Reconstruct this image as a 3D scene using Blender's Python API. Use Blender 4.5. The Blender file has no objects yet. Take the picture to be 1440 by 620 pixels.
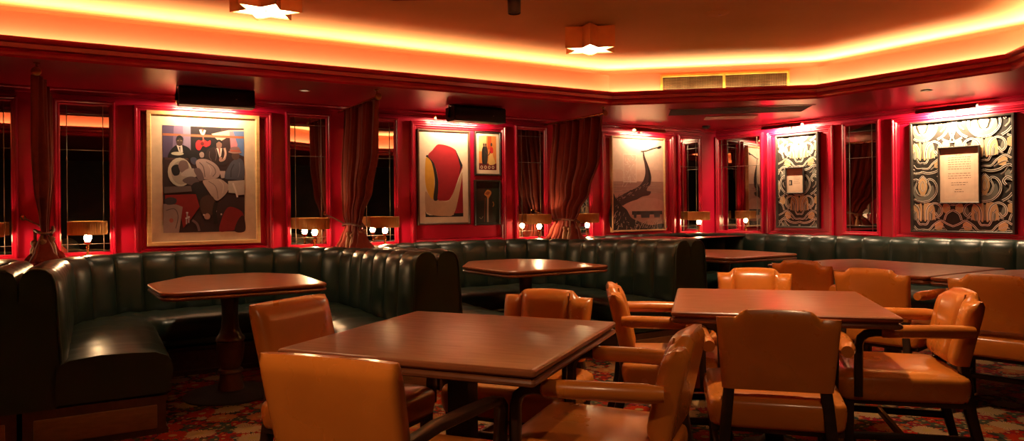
import bpy, bmesh, math, random
from mathutils import Vector, Matrix
random.seed(7)
PI = math.pi
SC = bpy.context.scene
COL = SC.collection
YAW = math.radians(30.457)          # room axes: x runs along the long wall, y towards it
CT, ST = math.cos(YAW), math.sin(YAW)


def room(X, Y):
    """a point measured straight ahead of / beside the camera -> room axes"""
    return (X * CT + Y * ST, -X * ST + Y * CT)


# ---------------------------------------------------------------- materials
def mat(name, base, rough=.5, metal=0, spec=.5, coat=0, coat_r=.15, emit=None, emit_s=0, noise=0, nscale=6, nstretch=(1, 1, 1),
        base2=None, bump=0, bscale=60, rvar=0, sheen=0, detail=4):
    m = bpy.data.materials.new(name)
    m.use_nodes = True
    nt = m.node_tree
    b = nt.nodes['Principled BSDF']
    b.inputs['Base Color'].default_value = (*base, 1)
    b.inputs['Roughness'].default_value = rough
    b.inputs['Metallic'].default_value = metal
    b.inputs['Specular IOR Level'].default_value = spec
    b.inputs['Coat Weight'].default_value = coat
    b.inputs['Coat Roughness'].default_value = coat_r
    if sheen:
        b.inputs['Sheen Weight'].default_value = sheen
    if emit:
        b.inputs['Emission Color'].default_value = (*emit, 1)
        b.inputs['Emission Strength'].default_value = emit_s
    tc = nt.nodes.new('ShaderNodeTexCoord')
    mp = nt.nodes.new('ShaderNodeMapping')
    mp.inputs['Scale'].default_value = nstretch
    nt.links.new(tc.outputs['Object'], mp.inputs['Vector'])
    n = nt.nodes.new('ShaderNodeTexNoise')
    n.inputs['Scale'].default_value = nscale
    n.inputs['Detail'].default_value = detail
    nt.links.new(mp.outputs['Vector'], n.inputs['Vector'])
    if base2:
        r = nt.nodes.new('ShaderNodeValToRGB')
        r.color_ramp.elements[0].color = (*base, 1)
        r.color_ramp.elements[1].color = (*base2, 1)
        r.color_ramp.elements[0].position = .35
        r.color_ramp.elements[1].position = .68
        nt.links.new(n.outputs['Fac'], r.inputs['Fac'])
        nt.links.new(r.outputs['Color'], b.inputs['Base Color'])
    if rvar:
        mr = nt.nodes.new('ShaderNodeMapRange')
        mr.inputs['From Min'].default_value = .3
        mr.inputs['From Max'].default_value = .7
        mr.inputs['To Min'].default_value = max(.02, rough - rvar)
        mr.inputs['To Max'].default_value = rough + rvar
        nt.links.new(n.outputs['Fac'], mr.inputs['Value'])
        nt.links.new(mr.outputs['Result'], b.inputs['Roughness'])
    if bump:
        n2 = nt.nodes.new('ShaderNodeTexNoise')
        n2.inputs['Scale'].default_value = bscale
        n2.inputs['Detail'].default_value = 3
        nt.links.new(mp.outputs['Vector'], n2.inputs['Vector'])
        bp = nt.nodes.new('ShaderNodeBump')
        bp.inputs['Strength'].default_value = bump
        bp.inputs['Distance'].default_value = .01
        nt.links.new(n2.outputs['Fac'], bp.inputs['Height'])
        nt.links.new(bp.outputs['Normal'], b.inputs['Normal'])
    return m


def shade_mat():
    m = mat('amber_lamp_shade', (.66, .38, .13), .32, metal=.5, base2=(.56, .30, .09), nscale=12, nstretch=(8, 8, 1))
    nt = m.node_tree
    b = nt.nodes['Principled BSDF']
    t = nt.nodes.new('ShaderNodeBsdfTranslucent')
    t.inputs['Color'].default_value = (.75, .36, .10, 1)
    x = nt.nodes.new('ShaderNodeMixShader')
    x.inputs[0].default_value = .08
    nt.links.new(b.outputs[0], x.inputs[1])
    nt.links.new(t.outputs[0], x.inputs[2])
    nt.links.new(x.outputs[0], nt.nodes['Material Output'].inputs['Surface'])
    return m


RED = mat('red_gloss_paint', (.42, .004, .030), .33, spec=.45, base2=(.36, .0033, .025), nscale=3, bump=.03, bscale=25)
REDM = mat('red_moulding_paint', (.36, .0035, .024), .28, spec=.5, base2=(.26, .0028, .014), nscale=4)
SOFF = mat('red_soffit_paint', (.30, .005, .016), .30, spec=.42, base2=(.26, .004, .013), nscale=2)
CEIL = mat('ochre_ceiling_paint', (.60, .46, .22), .75, spec=.2, base2=(.54, .40, .185), nscale=1.3)
FRZ = mat('orange_frieze_paint', (.74, .255, .15), .7, spec=.2, base2=(.70, .235, .135), nscale=1.5)
BLK = mat('black_leather', (.010, .023, .016), .33, spec=.6, base2=(.013, .028, .020), nscale=5)
TAN = mat('tan_leather', (.58, .172, .022), .29, spec=.55, base2=(.49, .135, .016), nscale=4.5, bump=.16, bscale=8, rvar=.05, coat=.35, coat_r=.14)
TANP = mat('tan_piping', (.48, .155, .026), .4, base2=(.42, .125, .02), nscale=8)
WOOD = mat('table_wood', (.285, .090, .034), .32, spec=.5, base2=(.225, .068, .026), nscale=3.2, nstretch=(2, 16, 2), coat=.25, coat_r=.22, rvar=.04)
WEDG = mat('table_edge_wood', (.20, .066, .026), .28, spec=.5, base2=(.15, .048, .019), nscale=4, nstretch=(3, 10, 3), coat=.4)
DARK = mat('dark_stained_wood', (.022, .010, .006), .35, base2=(.035, .015, .009), nscale=6, nstretch=(2, 2, 8))
PLIN = mat('plinth_wood', (.075, .028, .012), .4, base2=(.055, .02, .009), nscale=4, nstretch=(8, 2, 8))
PANL = mat('plinth_panel_wood', (.20, .085, .03), .42, base2=(.15, .06, .022), nscale=4, nstretch=(3, 3, 14))
TURN = mat('turned_wood', (.10, .034, .014), .3, base2=(.075, .025, .01), nscale=5, nstretch=(6, 6, 1), coat=.3)
IRON = mat('black_cast_iron', (.012, .012, .012), .5, base2=(.018, .017, .016), nscale=20)
STARB = mat('satin_brass_star', (.70, .42, .17), .5, metal=.75, base2=(.62, .36, .14), nscale=10)
BRASS = mat('brushed_brass', (.62, .36, .12), .27, metal=1, base2=(.52, .29, .09), nscale=10)
SHADE = shade_mat()
BRASD = mat('aged_brass_lamp_shade', (.42, .23, .075), .34, metal=1, base2=(.34, .18, .055), nscale=12, nstretch=(8, 8, 1))
GOLDF = mat('pale_gilt_wood', (.62, .38, .16), .38, base2=(.52, .30, .12), nscale=8, nstretch=(1, 1, 6), spec=.5)
FBLK = mat('black_picture_frame', (.018, .013, .011), .35, base2=(.028, .02, .016), nscale=9)
FBRN = mat('brown_picture_frame', (.09, .035, .018), .4, base2=(.06, .024, .012), nscale=9)
FOAK = mat('light_oak_frame', (.55, .32, .15), .45, base2=(.46, .26, .12), nscale=8, nstretch=(1, 1, 5))
CLOTH = mat('russet_curtain_cloth', (.20, .030, .015), .85, spec=.1, base2=(.155, .021, .011), nscale=14, nstretch=(3, 3, .5), sheen=.15)
ROPE = mat('gold_rope', (.20, .075, .028), .7, base2=(.10, .03, .014), nscale=40)
TASS = mat('russet_tassel', (.22, .07, .03), .8, base2=(.42, .22, .09), nscale=60, nstretch=(3, 3, .4))
BLACK = mat('black_plastic', (.010, .010, .011), .45, base2=(.014, .014, .015), nscale=30)
GRILM = mat('speaker_mesh', (.008, .008, .009), .6, base2=(.02, .02, .02), nscale=400)
WHITE = mat('white_plastic', (.62, .50, .42), .5, base2=(.56, .45, .38), nscale=9)
LEAD = mat('lead_came', (.22, .18, .14), .35, metal=.7, base2=(.17, .14, .11), nscale=30)
GRILG = mat('gold_vent_metal', (.80, .56, .10), .5, metal=.0, base2=(.58, .31, .06), nscale=9)
SLAT = mat('vent_slat_metal', (.42, .33, .17), .5, metal=.2, base2=(.22, .15, .07), nscale=9)
VOID = mat('dark_duct', (.012, .008, .006), .8, base2=(.016, .011, .008), nscale=9)
LAMPR = mat('red_brown_lamp_metal', (.20, .03, .02), .35, metal=.3, base2=(.16, .022, .014), nscale=9)
NEARW = mat('dark_green_panelling', (.030, .036, .030), .5, base2=(.045, .042, .034), nscale=5)
BULB = mat('glowing_bulb', (1, .9, .7), .4, emit=(1, .62, .30), emit_s=150, base2=(1, .88, .66), nscale=3)
DIFF = mat('glowing_star_diffuser', (1, .9, .75), .5, emit=(1, .74, .42), emit_s=11, base2=(1, .88, .7), nscale=3)
DLENS = mat('downlight_lens', (.5, .4, .3), .5, emit=(1, .7, .4), emit_s=.25, base2=(.45, .36, .27), nscale=3)


def glass_mirror():
    m = mat('night_window_glass', (.55, .53, .50), .015, metal=1, base2=(.50, .49, .46), nscale=1.5)
    return m


GLASS = glass_mirror()
_pc = {}


def ink(c, rough=.6):
    c = tuple(x ** 1.18 * .92 for x in c)
    k = (round(c[0], 3), round(c[1], 3), round(c[2], 3))
    if k not in _pc:
        _pc[k] = mat('printed_ink', k, rough, spec=.3, base2=tuple(x * .9 for x in k), nscale=18)
    return _pc[k]


def carpet_mat():
    m = bpy.data.materials.new('floral_carpet')
    m.use_nodes = True
    nt = m.node_tree
    L = nt.links.new
    b = nt.nodes['Principled BSDF']
    b.inputs['Roughness'].default_value = .95
    b.inputs['Specular IOR Level'].default_value = .1
    tc = nt.nodes.new('ShaderNodeTexCoord')

    def math_(op, a, bb=None, cc=None):
        n = nt.nodes.new('ShaderNodeMath')
        n.operation = op
        for i, v in enumerate((a, bb, cc)):
            if v is None:
                continue
            if isinstance(v, (int, float)):
                n.inputs[i].default_value = v
            else:
                L(v, n.inputs[i])
        return n.outputs[0]

    wn = nt.nodes.new('ShaderNodeTexNoise')
    wn.inputs['Scale'].default_value = 7
    L(tc.outputs['Object'], wn.inputs['Vector'])
    wv = nt.nodes.new('ShaderNodeVectorMath')
    wv.operation = 'SCALE'
    L(wn.outputs['Color'], wv.inputs[0])
    wv.inputs['Scale'].default_value = .05
    wa = nt.nodes.new('ShaderNodeVectorMath')
    L(tc.outputs['Object'], wa.inputs[0])
    L(wv.outputs[0], wa.inputs[1])
    P = wa.outputs[0]

    def ramp(fac, stops, const=True):
        r = nt.nodes.new('ShaderNodeValToRGB')
        r.color_ramp.interpolation = 'CONSTANT' if const else 'LINEAR'
        e = r.color_ramp.elements
        while len(e) < len(stops):
            e.new(.5)
        for i, (p, c) in enumerate(stops):
            e[i].position = p
            e[i].color = (*c, 1)
        L(fac, r.inputs['Fac'])
        return r.outputs['Color']

    def flowers(scale, npet, rad, stops, off):
        mp = nt.nodes.new('ShaderNodeMapping')
        mp.inputs['Location'].default_value = (off, off * .7, 0)
        L(P, mp.inputs['Vector'])
        v = nt.nodes.new('ShaderNodeTexVoronoi')
        v.voronoi_dimensions = '2D'
        v.inputs['Scale'].default_value = scale
        v.inputs['Randomness'].default_value = .75
        L(mp.outputs[0], v.inputs['Vector'])
        d = nt.nodes.new('ShaderNodeVectorMath')
        d.operation = 'SUBTRACT'
        L(mp.outputs[0], d.inputs[0])
        L(v.outputs['Position'], d.inputs[1])
        sx = nt.nodes.new('ShaderNodeSeparateXYZ')
        L(d.outputs[0], sx.inputs[0])
        ang = math_('ARCTAN2', sx.outputs[1], sx.outputs[0])
        r2 = math_('ADD', math_('MULTIPLY', sx.outputs[0], sx.outputs[0]), math_('MULTIPLY', sx.outputs[1], sx.outputs[1]))
        r = math_('MULTIPLY', math_('SQRT', r2), scale)
        sc = nt.nodes.new('ShaderNodeSeparateColor')
        L(v.outputs['Color'], sc.inputs[0])
        pet = math_('ABSOLUTE', math_('SINE', math_('MULTIPLY', ang, npet / 2)))
        edge = math_('ADD', rad * .62, math_('MULTIPLY', math_('POWER', pet, .5), rad * .38))
        mask = math_('LESS_THAN', r, edge)
        col = ramp(sc.outputs[0], stops)
        vein = math_('LESS_THAN', math_('ABSOLUTE', math_('SINE', math_('MULTIPLY', ang, npet * 1.0))), .32)
        core = math_('LESS_THAN', r, .10)
        mx = nt.nodes.new('ShaderNodeMix')
        mx.data_type = 'RGBA'
        mx.blend_type = 'MULTIPLY'
        L(math_('MULTIPLY', vein, .75), mx.inputs[0])
        L(col, mx.inputs[6])
        mx.inputs[7].default_value = (.22, .12, .12, 1)
        mx2 = nt.nodes.new('ShaderNodeMix')
        mx2.data_type = 'RGBA'
        L(core, mx2.inputs[0])
        L(mx.outputs[2], mx2.inputs[6])
        mx2.inputs[7].default_value = (.45, .30, .12, 1)
        return mask, mx2.outputs[2]

    v0 = nt.nodes.new('ShaderNodeTexVoronoi')
    v0.inputs['Scale'].default_value = 38
    L(P, v0.inputs['Vector'])
    s0 = nt.nodes.new('ShaderNodeSeparateColor')
    L(v0.outputs['Color'], s0.inputs[0])
    ground = ramp(s0.outputs[0], [(0, (.030, .022, .016)), (.28, (.30, .035, .028)), (.42, (.10, .075, .035)), (.54, (.030, .055, .050)),
                                  (.68, (.42, .10, .05)), (.80, (.16, .03, .028)), (.90, (.42, .29, .16))])
    m1, c1 = flowers(10.5, 10, .40, [(0, (.40, .045, .035)), (.35, (.46, .30, .17)), (.6, (.30, .035, .05)), (.8, (.07, .085, .05))], 3.1)
    m2, c2 = flowers(4.4, 16, .38, [(0, (.52, .34, .18)), (.42, (.48, .06, .035)), (.72, (.50, .20, .09))], .4)
    x1 = nt.nodes.new('ShaderNodeMix')
    x1.data_type = 'RGBA'
    L(m1, x1.inputs[0])
    L(ground, x1.inputs[6])
    L(c1, x1.inputs[7])
    x2 = nt.nodes.new('ShaderNodeMix')
    x2.data_type = 'RGBA'
    L(m2, x2.inputs[0])
    L(x1.outputs[2], x2.inputs[6])
    L(c2, x2.inputs[7])
    hs = nt.nodes.new('ShaderNodeHueSaturation')
    hs.inputs['Value'].default_value = .50
    hs.inputs['Saturation'].default_value = 1.1
    L(x2.outputs[2], hs.inputs['Color'])
    L(hs.outputs[0], b.inputs['Base Color'])
    return m


CARPET = carpet_mat()


# ---------------------------------------------------------------- mesh helpers
def link(o, parent=None):
    COL.objects.link(o)
    if parent:
        o.parent = parent
    return o


def obj(name, bm, m, parent=None, smooth=40, shift=None, sub=0):
    if shift is not None:
        bmesh.ops.translate(bm, verts=bm.verts, vec=-Vector(shift))
    me = bpy.data.meshes.new(name)
    bmesh.ops.recalc_face_normals(bm, faces=bm.faces)
    bm.to_mesh(me)
    bm.free()
    for x in (m if isinstance(m, (list, tuple)) else [m]):
        me.materials.append(x)
    if smooth:
        me.polygons.foreach_set('use_smooth', [True] * len(me.polygons))
        me.set_sharp_from_angle(angle=math.radians(smooth))
    o = bpy.data.objects.new(name, me)
    link(o, parent)
    if sub:
        md = o.modifiers.new('subdivision', 'SUBSURF')
        md.levels = md.render_levels = sub
    return o


def thing(name, label, cat, loc=(0, 0, 0), rotz=0, group=None):
    o = bpy.data.objects.new(name, None)
    link(o)
    o.location = loc
    o.rotation_euler = (0, 0, rotz)
    o.empty_display_size = .1
    o['label'] = label
    o['category'] = cat
    if group:
        o['group'] = group
    return o


def tag(o, label, cat, group=None):
    o['label'] = label
    o['category'] = cat
    if group:
        o['group'] = group
    return o


def struct(name, bm, m, smooth=40):
    o = obj(name, bm, m, None, smooth)
    o['kind'] = 'structure'
    return o


def dup(root, loc, rotz, label, group=None):
    r = root.copy()
    COL.objects.link(r)
    r.location = loc
    r.rotation_euler = (0, 0, rotz)
    r['label'] = label
    if group:
        r['group'] = group
    for ch in list(root.children):
        c = ch.copy()
        COL.objects.link(c)
        c.parent = r
        for g in list(ch.children):
            d = g.copy()
            COL.objects.link(d)
            d.parent = c
    return r


def NB():
    return bmesh.new()


def box(bm, x0, x1, y0, y1, z0, z1, bev=0, seg=2):
    r = bmesh.ops.create_cube(bm, size=1)
    vs = r['verts']
    for v in vs:
        v.co = Vector((x0 + (v.co.x + .5) * (x1 - x0), y0 + (v.co.y + .5) * (y1 - y0), z0 + (v.co.z + .5) * (z1 - z0)))
    if bev:
        es = list({e for v in vs for e in v.link_edges})
        bmesh.ops.bevel(bm, geom=es, offset=bev, segments=seg, affect='EDGES', profile=.6)
    return bm


def loft(bm, loops, cap=True, closed=True, ring=False):
    rows = [[bm.verts.new(p) for p in lp] for lp in loops]
    n = len(rows[0])
    R = len(rows)
    for i in range(R if ring else R - 1):
        a, b = rows[i], rows[(i + 1) % R]
        for j in range(n if closed else n - 1):
            k = (j + 1) % n
            try:
                bm.faces.new((a[j], a[k], b[k], b[j]))
            except ValueError:
                pass
    if cap and closed and not ring:
        for rr in (rows[0], rows[-1]):
            try:
                bm.faces.new(rr)
            except ValueError:
                pass
    return rows


def lathe(bm, prof, c=(0, 0, 0), n=24, cap=True):
    loops = [[(c[0] + max(r, 1e-4) * math.cos(2 * PI * j / n), c[1] + max(r, 1e-4) * math.sin(2 * PI * j / n), c[2] + z) for j in range(n)] for r, z in prof]
    loft(bm, loops, cap)


def tube(bm, pts, r, n=10, cap=True, flat=1.0):
    pts = [Vector(p) for p in pts]
    rs = r if isinstance(r, (list, tuple)) else [r] * len(pts)
    loops = []
    up = None
    for i, p in enumerate(pts):
        t = (pts[min(i + 1, len(pts) - 1)] - pts[max(i - 1, 0)]).normalized()
        if up is None:
            up = Vector((0, 0, 1)) if abs(t.z) < .9 else Vector((1, 0, 0))
        s = t.cross(up)
        if s.length < 1e-5:
            s = t.cross(Vector((0, 1, 0)))
        s.normalize()
        up = s.cross(t).normalized()
        loops.append([p + rs[i] * (math.cos(2 * PI * j / n) * s + flat * math.sin(2 * PI * j / n) * up) for j in range(n)])
    loft(bm, loops, cap)


def bar(bm, pts, w, h, rnd=.25):
    """square-section bent bar with softened corners"""
    pts = [Vector(p) for p in pts]
    ws = w if isinstance(w, (list, tuple)) else [w] * len(pts)
    hs = h if isinstance(h, (list, tuple)) else [h] * len(pts)
    loops = []
    side = Vector((1, 0, 0))
    for i, p in enumerate(pts):
        t = (pts[min(i + 1, len(pts) - 1)] - pts[max(i - 1, 0)]).normalized()
        s = side - t * side.dot(t)
        if s.length < .3:
            s = Vector((0, 1, 0)) - t * t.y
        s.normalize()
        u = s.cross(t).normalized()
        a, b = ws[i] / 2, hs[i] / 2
        q = rnd * min(a, b)
        lp = []
        for sx, sy in ((1, 1), (-1, 1), (-1, -1), (1, -1)):
            c1 = p + s * sx * (a - q) + u * sy * b
            c2 = p + s * sx * a + u * sy * (b - q)
            lp += [c2, c1] if sx * sy > 0 else [c1, c2]
        loops.append(lp)
    loft(bm, loops)


def fillet(poly, r, seg=4):
    out = []
    n = len(poly)
    for i in range(n):
        p0, p, p1 = (Vector(poly[i - 1]), Vector(poly[i]), Vector(poly[(i + 1) % n]))
        a, b = (p0 - p).normalized(), (p1 - p).normalized()
        ang = a.angle(b)
        d = min(r / math.tan(ang / 2), (p0 - p).length * .45, (p1 - p).length * .45)
        rr = d * math.tan(ang / 2)
        c = p + (a + b).normalized() * (rr / math.sin(ang / 2))
        s, e = p + a * d - c, p + b * d - c
        th = s.angle_signed(e) if s.length > 1e-6 else 0
        for k in range(seg + 1):
            t = -th * k / seg
            out.append((c.x + s.x * math.cos(t) - s.y * math.sin(t), c.y + s.x * math.sin(t) + s.y * math.cos(t)))
    return out


def inset(poly, d):
    out = []
    n = len(poly)
    for i in range(n):
        p0, p, p1 = Vector(poly[i - 1]), Vector(poly[i]), Vector(poly[(i + 1) % n])
        a, b = (p - p0), (p1 - p)
        if a.length < 1e-6 or b.length < 1e-6:
            out.append(tuple(p))
            continue
        na, nb = Vector((-a.y, a.x)).normalized(), Vector((-b.y, b.x)).normalized()
        m = (na + nb)
        m = m / max(.3, m.length_squared / 2)
        q = p + m * d
        out.append((q.x, q.y))
    return out


def offset_line(poly, d):
    """offset of an open/closed polygon to its left side (closed)"""
    return inset(poly, d)


def rounded_path(pts, r, step=.0168):
    """open polyline with rounded corners, resampled evenly; returns [(x, y, nx, ny, s)] with n to the right-hand side turned inward"""
    P = [Vector(p) for p in pts]
    raw = [P[0]]
    for i in range(1, len(P) - 1):
        p0, p, p1 = P[i - 1], P[i], P[i + 1]
        a, b = (p0 - p).normalized(), (p1 - p).normalized()
        ang = a.angle(b)
        d = r / math.tan(ang / 2)
        c = p + (a + b).normalized() * (r / math.sin(ang / 2))
        s, e = p + a * d - c, p + b * d - c
        th = -s.angle_signed(e)
        N = 40
        for k in range(N + 1):
            t = th * k / N
            raw.append(c + Vector((s.x * math.cos(t) - s.y * math.sin(t), s.x * math.sin(t) + s.y * math.cos(t))))
    raw.append(P[-1])
    L = [0]
    for i in range(1, len(raw)):
        L.append(L[-1] + (raw[i] - raw[i - 1]).length)
    N = max(2, int(L[-1] / step))
    pts2 = []
    j = 0
    for k in range(N + 1):
        s = L[-1] * k / N
        while j < len(L) - 2 and L[j + 1] < s:
            j += 1
        f = (s - L[j]) / max(1e-9, L[j + 1] - L[j])
        pts2.append((raw[j].lerp(raw[j + 1], min(1, f)), s))
    out = []
    for k, (p, s) in enumerate(pts2):
        t = (pts2[min(k + 1, N)][0] - pts2[max(k - 1, 0)][0]).normalized()
        out.append((p.x, p.y, t.y, -t.x, s))
    return out, L[-1]


# ---------------------------------------------------------------- room shell
H_SOFF, H_CEIL = 2.25, 2.585
WALL_Y = 6.80
C1, C2 = (7.17, 6.80), (7.277, 6.085)
RD = Vector((7.48 - 7.277, 3.34 - 6.085)).normalized()
R_END = (C2[0] + RD.x * 9.1, C2[1] + RD.y * 9.1)
X_W, Y_S = -5.0, R_END[1]

bm = NB()
f = bm.faces.new([bm.verts.new(p) for p in ((X_W, Y_S, 0), (R_END[0], Y_S, 0), (C2[0], C2[1], 0), (C1[0], C1[1], 0), (X_W, WALL_Y, 0))])
struct('floor', bm, CARPET)


def wall(name, a, b, m, z1=2.9, t=.1):
    bm = NB()
    d = (Vector(b) - Vector(a)).normalized()
    n = Vector((-d.y, d.x)) * t
    loft(bm, [[(a[0], a[1], z), (b[0], b[1], z), (b[0] + n.x, b[1] + n.y, z), (a[0] + n.x, a[1] + n.y, z)] for z in (0, z1)])
    return struct(name, bm, m)


wall('wall_back', (X_W, WALL_Y), C1, RED)
wall('wall_corner', C1, C2, RED)
wall('wall_right', C2, R_END, RED)
wall('wall_front', R_END, (X_W, Y_S), NEARW)
wall('wall_left', (X_W, Y_S), (X_W, WALL_Y), NEARW)

# ceiling tray: an octagon with cove lighting.  Counter-clockwise so "left" of each edge is inside
TRAY = [(-4.6, 3.1), (1.2, 3.1), (2.6, 2.2), (3.7, 1.45), (4.6, 1.45), (5.70, 2.60), (5.60, 4.10), (4.21, 5.27), (-4.6, 5.27)]


def ring(off):
    return inset(TRAY, -off)            # positive = outward


def soffit():
    bm = NB()
    outer = [(X_W, Y_S), R_END, C2, C1, (X_W, WALL_Y)]
    inner = ring(.09)
    vo = [bm.verts.new((x, y, H_SOFF)) for x, y in outer]
    vi = [bm.verts.new((x, y, H_SOFF)) for x, y in inner]
    es = [bm.edges.new((v[i], v[(i + 1) % len(v)])) for v in (vo, vi) for i in range(len(v))]
    bmesh.ops.triangle_fill(bm, use_beauty=True, use_dissolve=False, edges=es)
    for fc in list(bm.faces):            # drop anything filled inside the tray
        c = fc.calc_center_median()
        ins = True
        for i in range(len(inner)):
            a, b = inner[i - 1], inner[i]
            if (b[0] - a[0]) * (c.y - a[1]) - (b[1] - a[1]) * (c.x - a[0]) < 0:
                ins = False
        if ins:
            bm.faces.remove(fc)
    return struct('ceiling_soffit', bm, SOFF)


soffit()


def band(name, prof, m, smooth=30):
    """sweep an open profile [(outward offset, z)] round the tray"""
    bm = NB()
    loops = [[(x, y, z) for x, y in ring(o)] for o, z in prof]
    loft(bm, loops, cap=False)
    return struct(name, bm, m, smooth)


band('trim_cornice', [(.16, 2.25), (.10, 2.245), (.085, 2.225), (.06, 2.222), (.055, 2.205), (.03, 2.20), (.022, 2.215), (.03, 2.235), (.025, 2.25), (.006, 2.258),
                      (.004, 2.285), (-.012, 2.292), (-.018, 2.305), (-.018, 2.322), (-.005, 2.324), (.004, 2.322), (.006, 2.290)], REDM)
band('ceiling_frieze', [(.006, 2.290), (.10, 2.290), (.10, 2.50), (.115, 2.50), (.115, 2.47), (.36, 2.47), (.36, 2.60)], FRZ)


def ceiling():
    bm = NB()
    o = ring(.36)
    V = [bm.verts.new((x, y, H_CEIL)) for x, y in o]
    # o: 0 sw,1 s,2,3,4 se,5,6,7,8 nw
    A = bm.verts.new((o[0][0], 4.36, 2.615))
    B = bm.verts.new((3.76, 4.36, 2.615))
    C = bm.verts.new((4.54, 2.88, 2.61))
    D = bm.verts.new((o[5][0] - .02, 2.95, 2.588))
    Em = bm.verts.new(((o[6][0] + o[7][0]) / 2, (o[6][1] + o[7][1]) / 2, H_CEIL))
    for q in ((V[8], A, B, V[7]), (A, V[0], V[1], B), (B, V[1], V[2], C), (C, V[2], V[3]), (C, V[3], V[4]), (C, V[4], V[5], D), (B, V[7], Em), (B, Em, V[6]),
              (B, V[6], C), (C, V[6], D)):
        bm.faces.new(q)
    return struct('ceiling', bm, CEIL, 0)


ceiling()


def light(kind, name, loc, energy, color, **k):
    d = bpy.data.lights.new(name, kind)
    d.energy = energy
    d.color = color
    for a, v in k.items():
        setattr(d, a, v)
    o = bpy.data.objects.new(name, d)
    link(o)
    o.location = loc
    return o


WARM = (1, .50, .24)
COVE_LO, COVE_UP = 1.9, 4.0          # watts per metre
for name, off, z, power, tilt in (('cove_light_lower', .05, 2.296, COVE_LO, 35), ('cove_light_upper', .19, 2.482, COVE_UP, -20)):
    rg = ring(off)
    for i in range(len(rg)):
        a, b = Vector(rg[i]), Vector(rg[(i + 1) % len(rg)])
        ln = (b - a).length
        o = light('AREA', name, ((a.x + b.x) / 2, (a.y + b.y) / 2, z), power * ln * (1 if i in (0, 1, 7, 8) else 1.15), (WARM if 'lower' in name else (1, .56, .25)) if i in (0, 1, 7, 8) else (1, .62, .32), shape='RECTANGLE', size=ln, size_y=.018)
        d = (b - a).normalized()
        out = Vector((d.y, -d.x, 0))
        t = math.radians(tilt)
        aim = Vector((0, 0, 1)) * math.cos(t) + out * math.sin(t)
        X = Vector((d.x, d.y, 0))
        Z = -aim
        Yv = Z.cross(X)
        o.matrix_world = Matrix(((X.x, Yv.x, Z.x, o.location.x), (X.y, Yv.y, Z.y, o.location.y), (X.z, Yv.z, Z.z, o.location.z), (0, 0, 0, 1)))


# ---------------------------------------------------------------- wall frames of reference: local x along the wall to the viewer's right, y into the wall
class Wall:
    def __init__(s, p, d):
        s.p = Vector(p)
        s.d = Vector(d).normalized()
        s.rot = math.atan2(s.d.y, s.d.x)
        s.o = Vector((-s.d.y, s.d.x))      # into the wall

    def at(s, x, y=0, z=0):
        q = s.p + s.d * x + s.o * y
        return (q.x, q.y, z)


WB = Wall((0, WALL_Y), (1, 0))
WC = Wall(C1, (C2[0] - C1[0], C2[1] - C1[1]))
WR = Wall(C2, RD)


def rect_sweep(bm, x0, x1, z0, z1, prof, y0=0):
    """mitred frame: prof [(inset, depth out of wall)]"""
    loops = []
    for ins, dep in prof:
        loops.append([(x0 + ins, y0 - dep, z0 + ins), (x1 - ins, y0 - dep, z0 + ins), (x1 - ins, y0 - dep, z1 - ins), (x0 + ins, y0 - dep, z1 - ins)])
    loft(bm, loops, cap=False)


def sroot(name, w, x, z=0):
    o = bpy.data.objects.new(name, None)
    link(o)
    o.location = w.at(x, 0, z)
    o.rotation_euler = (0, 0, w.rot)
    o['kind'] = 'structure'
    return o


NWIN = 0


def window(w, x0, x1, z0=.905, z1=2.12):
    global NWIN
    NWIN += 1
    xc = (x0 + x1) / 2
    r = sroot('window_%d' % NWIN, w, xc)
    a, b = x0 - xc, x1 - xc
    bm = NB()
    rect_sweep(bm, a - .045, b + .045, z0 - .035, z1 + .04, [(0, 0), (0, .022), (.008, .036), (.018, .036), (.024, .028), (.036, .028), (.045, .012), (.047, .0)])
    f = obj('frame', bm, REDM, r)
    f['kind'] = 'structure'
    bm = NB()
    box(bm, a - .005, b + .005, -.008, -.001, z0 - .005, z1 + .005)
    g = obj('pane', bm, GLASS, r)
    g['kind'] = 'structure'
    bm = NB()
    for x in (a + .045, b - .045):
        box(bm, x - .003, x + .003, -.012, -.007, z0, z1, .001, 1)
    for z in (z0 + .075, z1 - .075, z1 - .37):
        box(bm, a, b, -.0125, -.0075, z - .0022, z + .0022, .001, 1)
    l = obj('leading', bm, LEAD, r)
    l['kind'] = 'structure'


for x0, x1 in ((-.902, -.567), (-.240, .106), (1.584, 1.919), (2.276, 2.611), (4.078, 4.419), (4.722, 5.057), (6.52, 6.847)):
    window(WB, x0, x1)
window(WC, .055, .665)
window(WR, 1.073, 1.423, .93, 2.13)

NTR = 0


def panel(w, x0, x1, z1=2.145, z0=.86):
    global NTR
    NTR += 1
    r = sroot('trim_%d' % NTR, w, (x0 + x1) / 2)
    h = (x1 - x0) / 2
    bm = NB()
    rect_sweep(bm, -h, h, z0, z1, [(0, 0), (0, .03), (.01, .045), (.022, .045), (.03, .034), (.045, .034), (.056, .018), (.064, .018), (.070, 0)])
    f = obj('panel_moulding', bm, REDM, r)
    f['kind'] = 'structure'


panel(WB, .284, 1.42)
panel(WB, 2.789, 3.914)
panel(WB, 5.237, 6.392)
panel(WR, .053, .93, 2.16)
panel(WR, 1.60, 2.95, 2.16)
panel(WB, -2.1, -1.0)


def trim_run(name, pts, prof, m):
    bm = NB()
    loops = []
    for i, p in enumerate(pts):
        p = Vector(p)
        ds = []
        if i > 0:
            ds.append((p - Vector(pts[i - 1])).normalized())
        if i < len(pts) - 1:
            ds.append((Vector(pts[i + 1]) - p).normalized())
        n = sum((Vector((d.y, -d.x)) for d in ds), Vector((0, 0)))
        n = n / max(.3, n.length_squared / len(ds))
        loops.append([(p.x + n.x * o, p.y + n.y * o, z) for o, z in prof])
    loft(bm, loops)
    return struct(name, bm, m)


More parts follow.
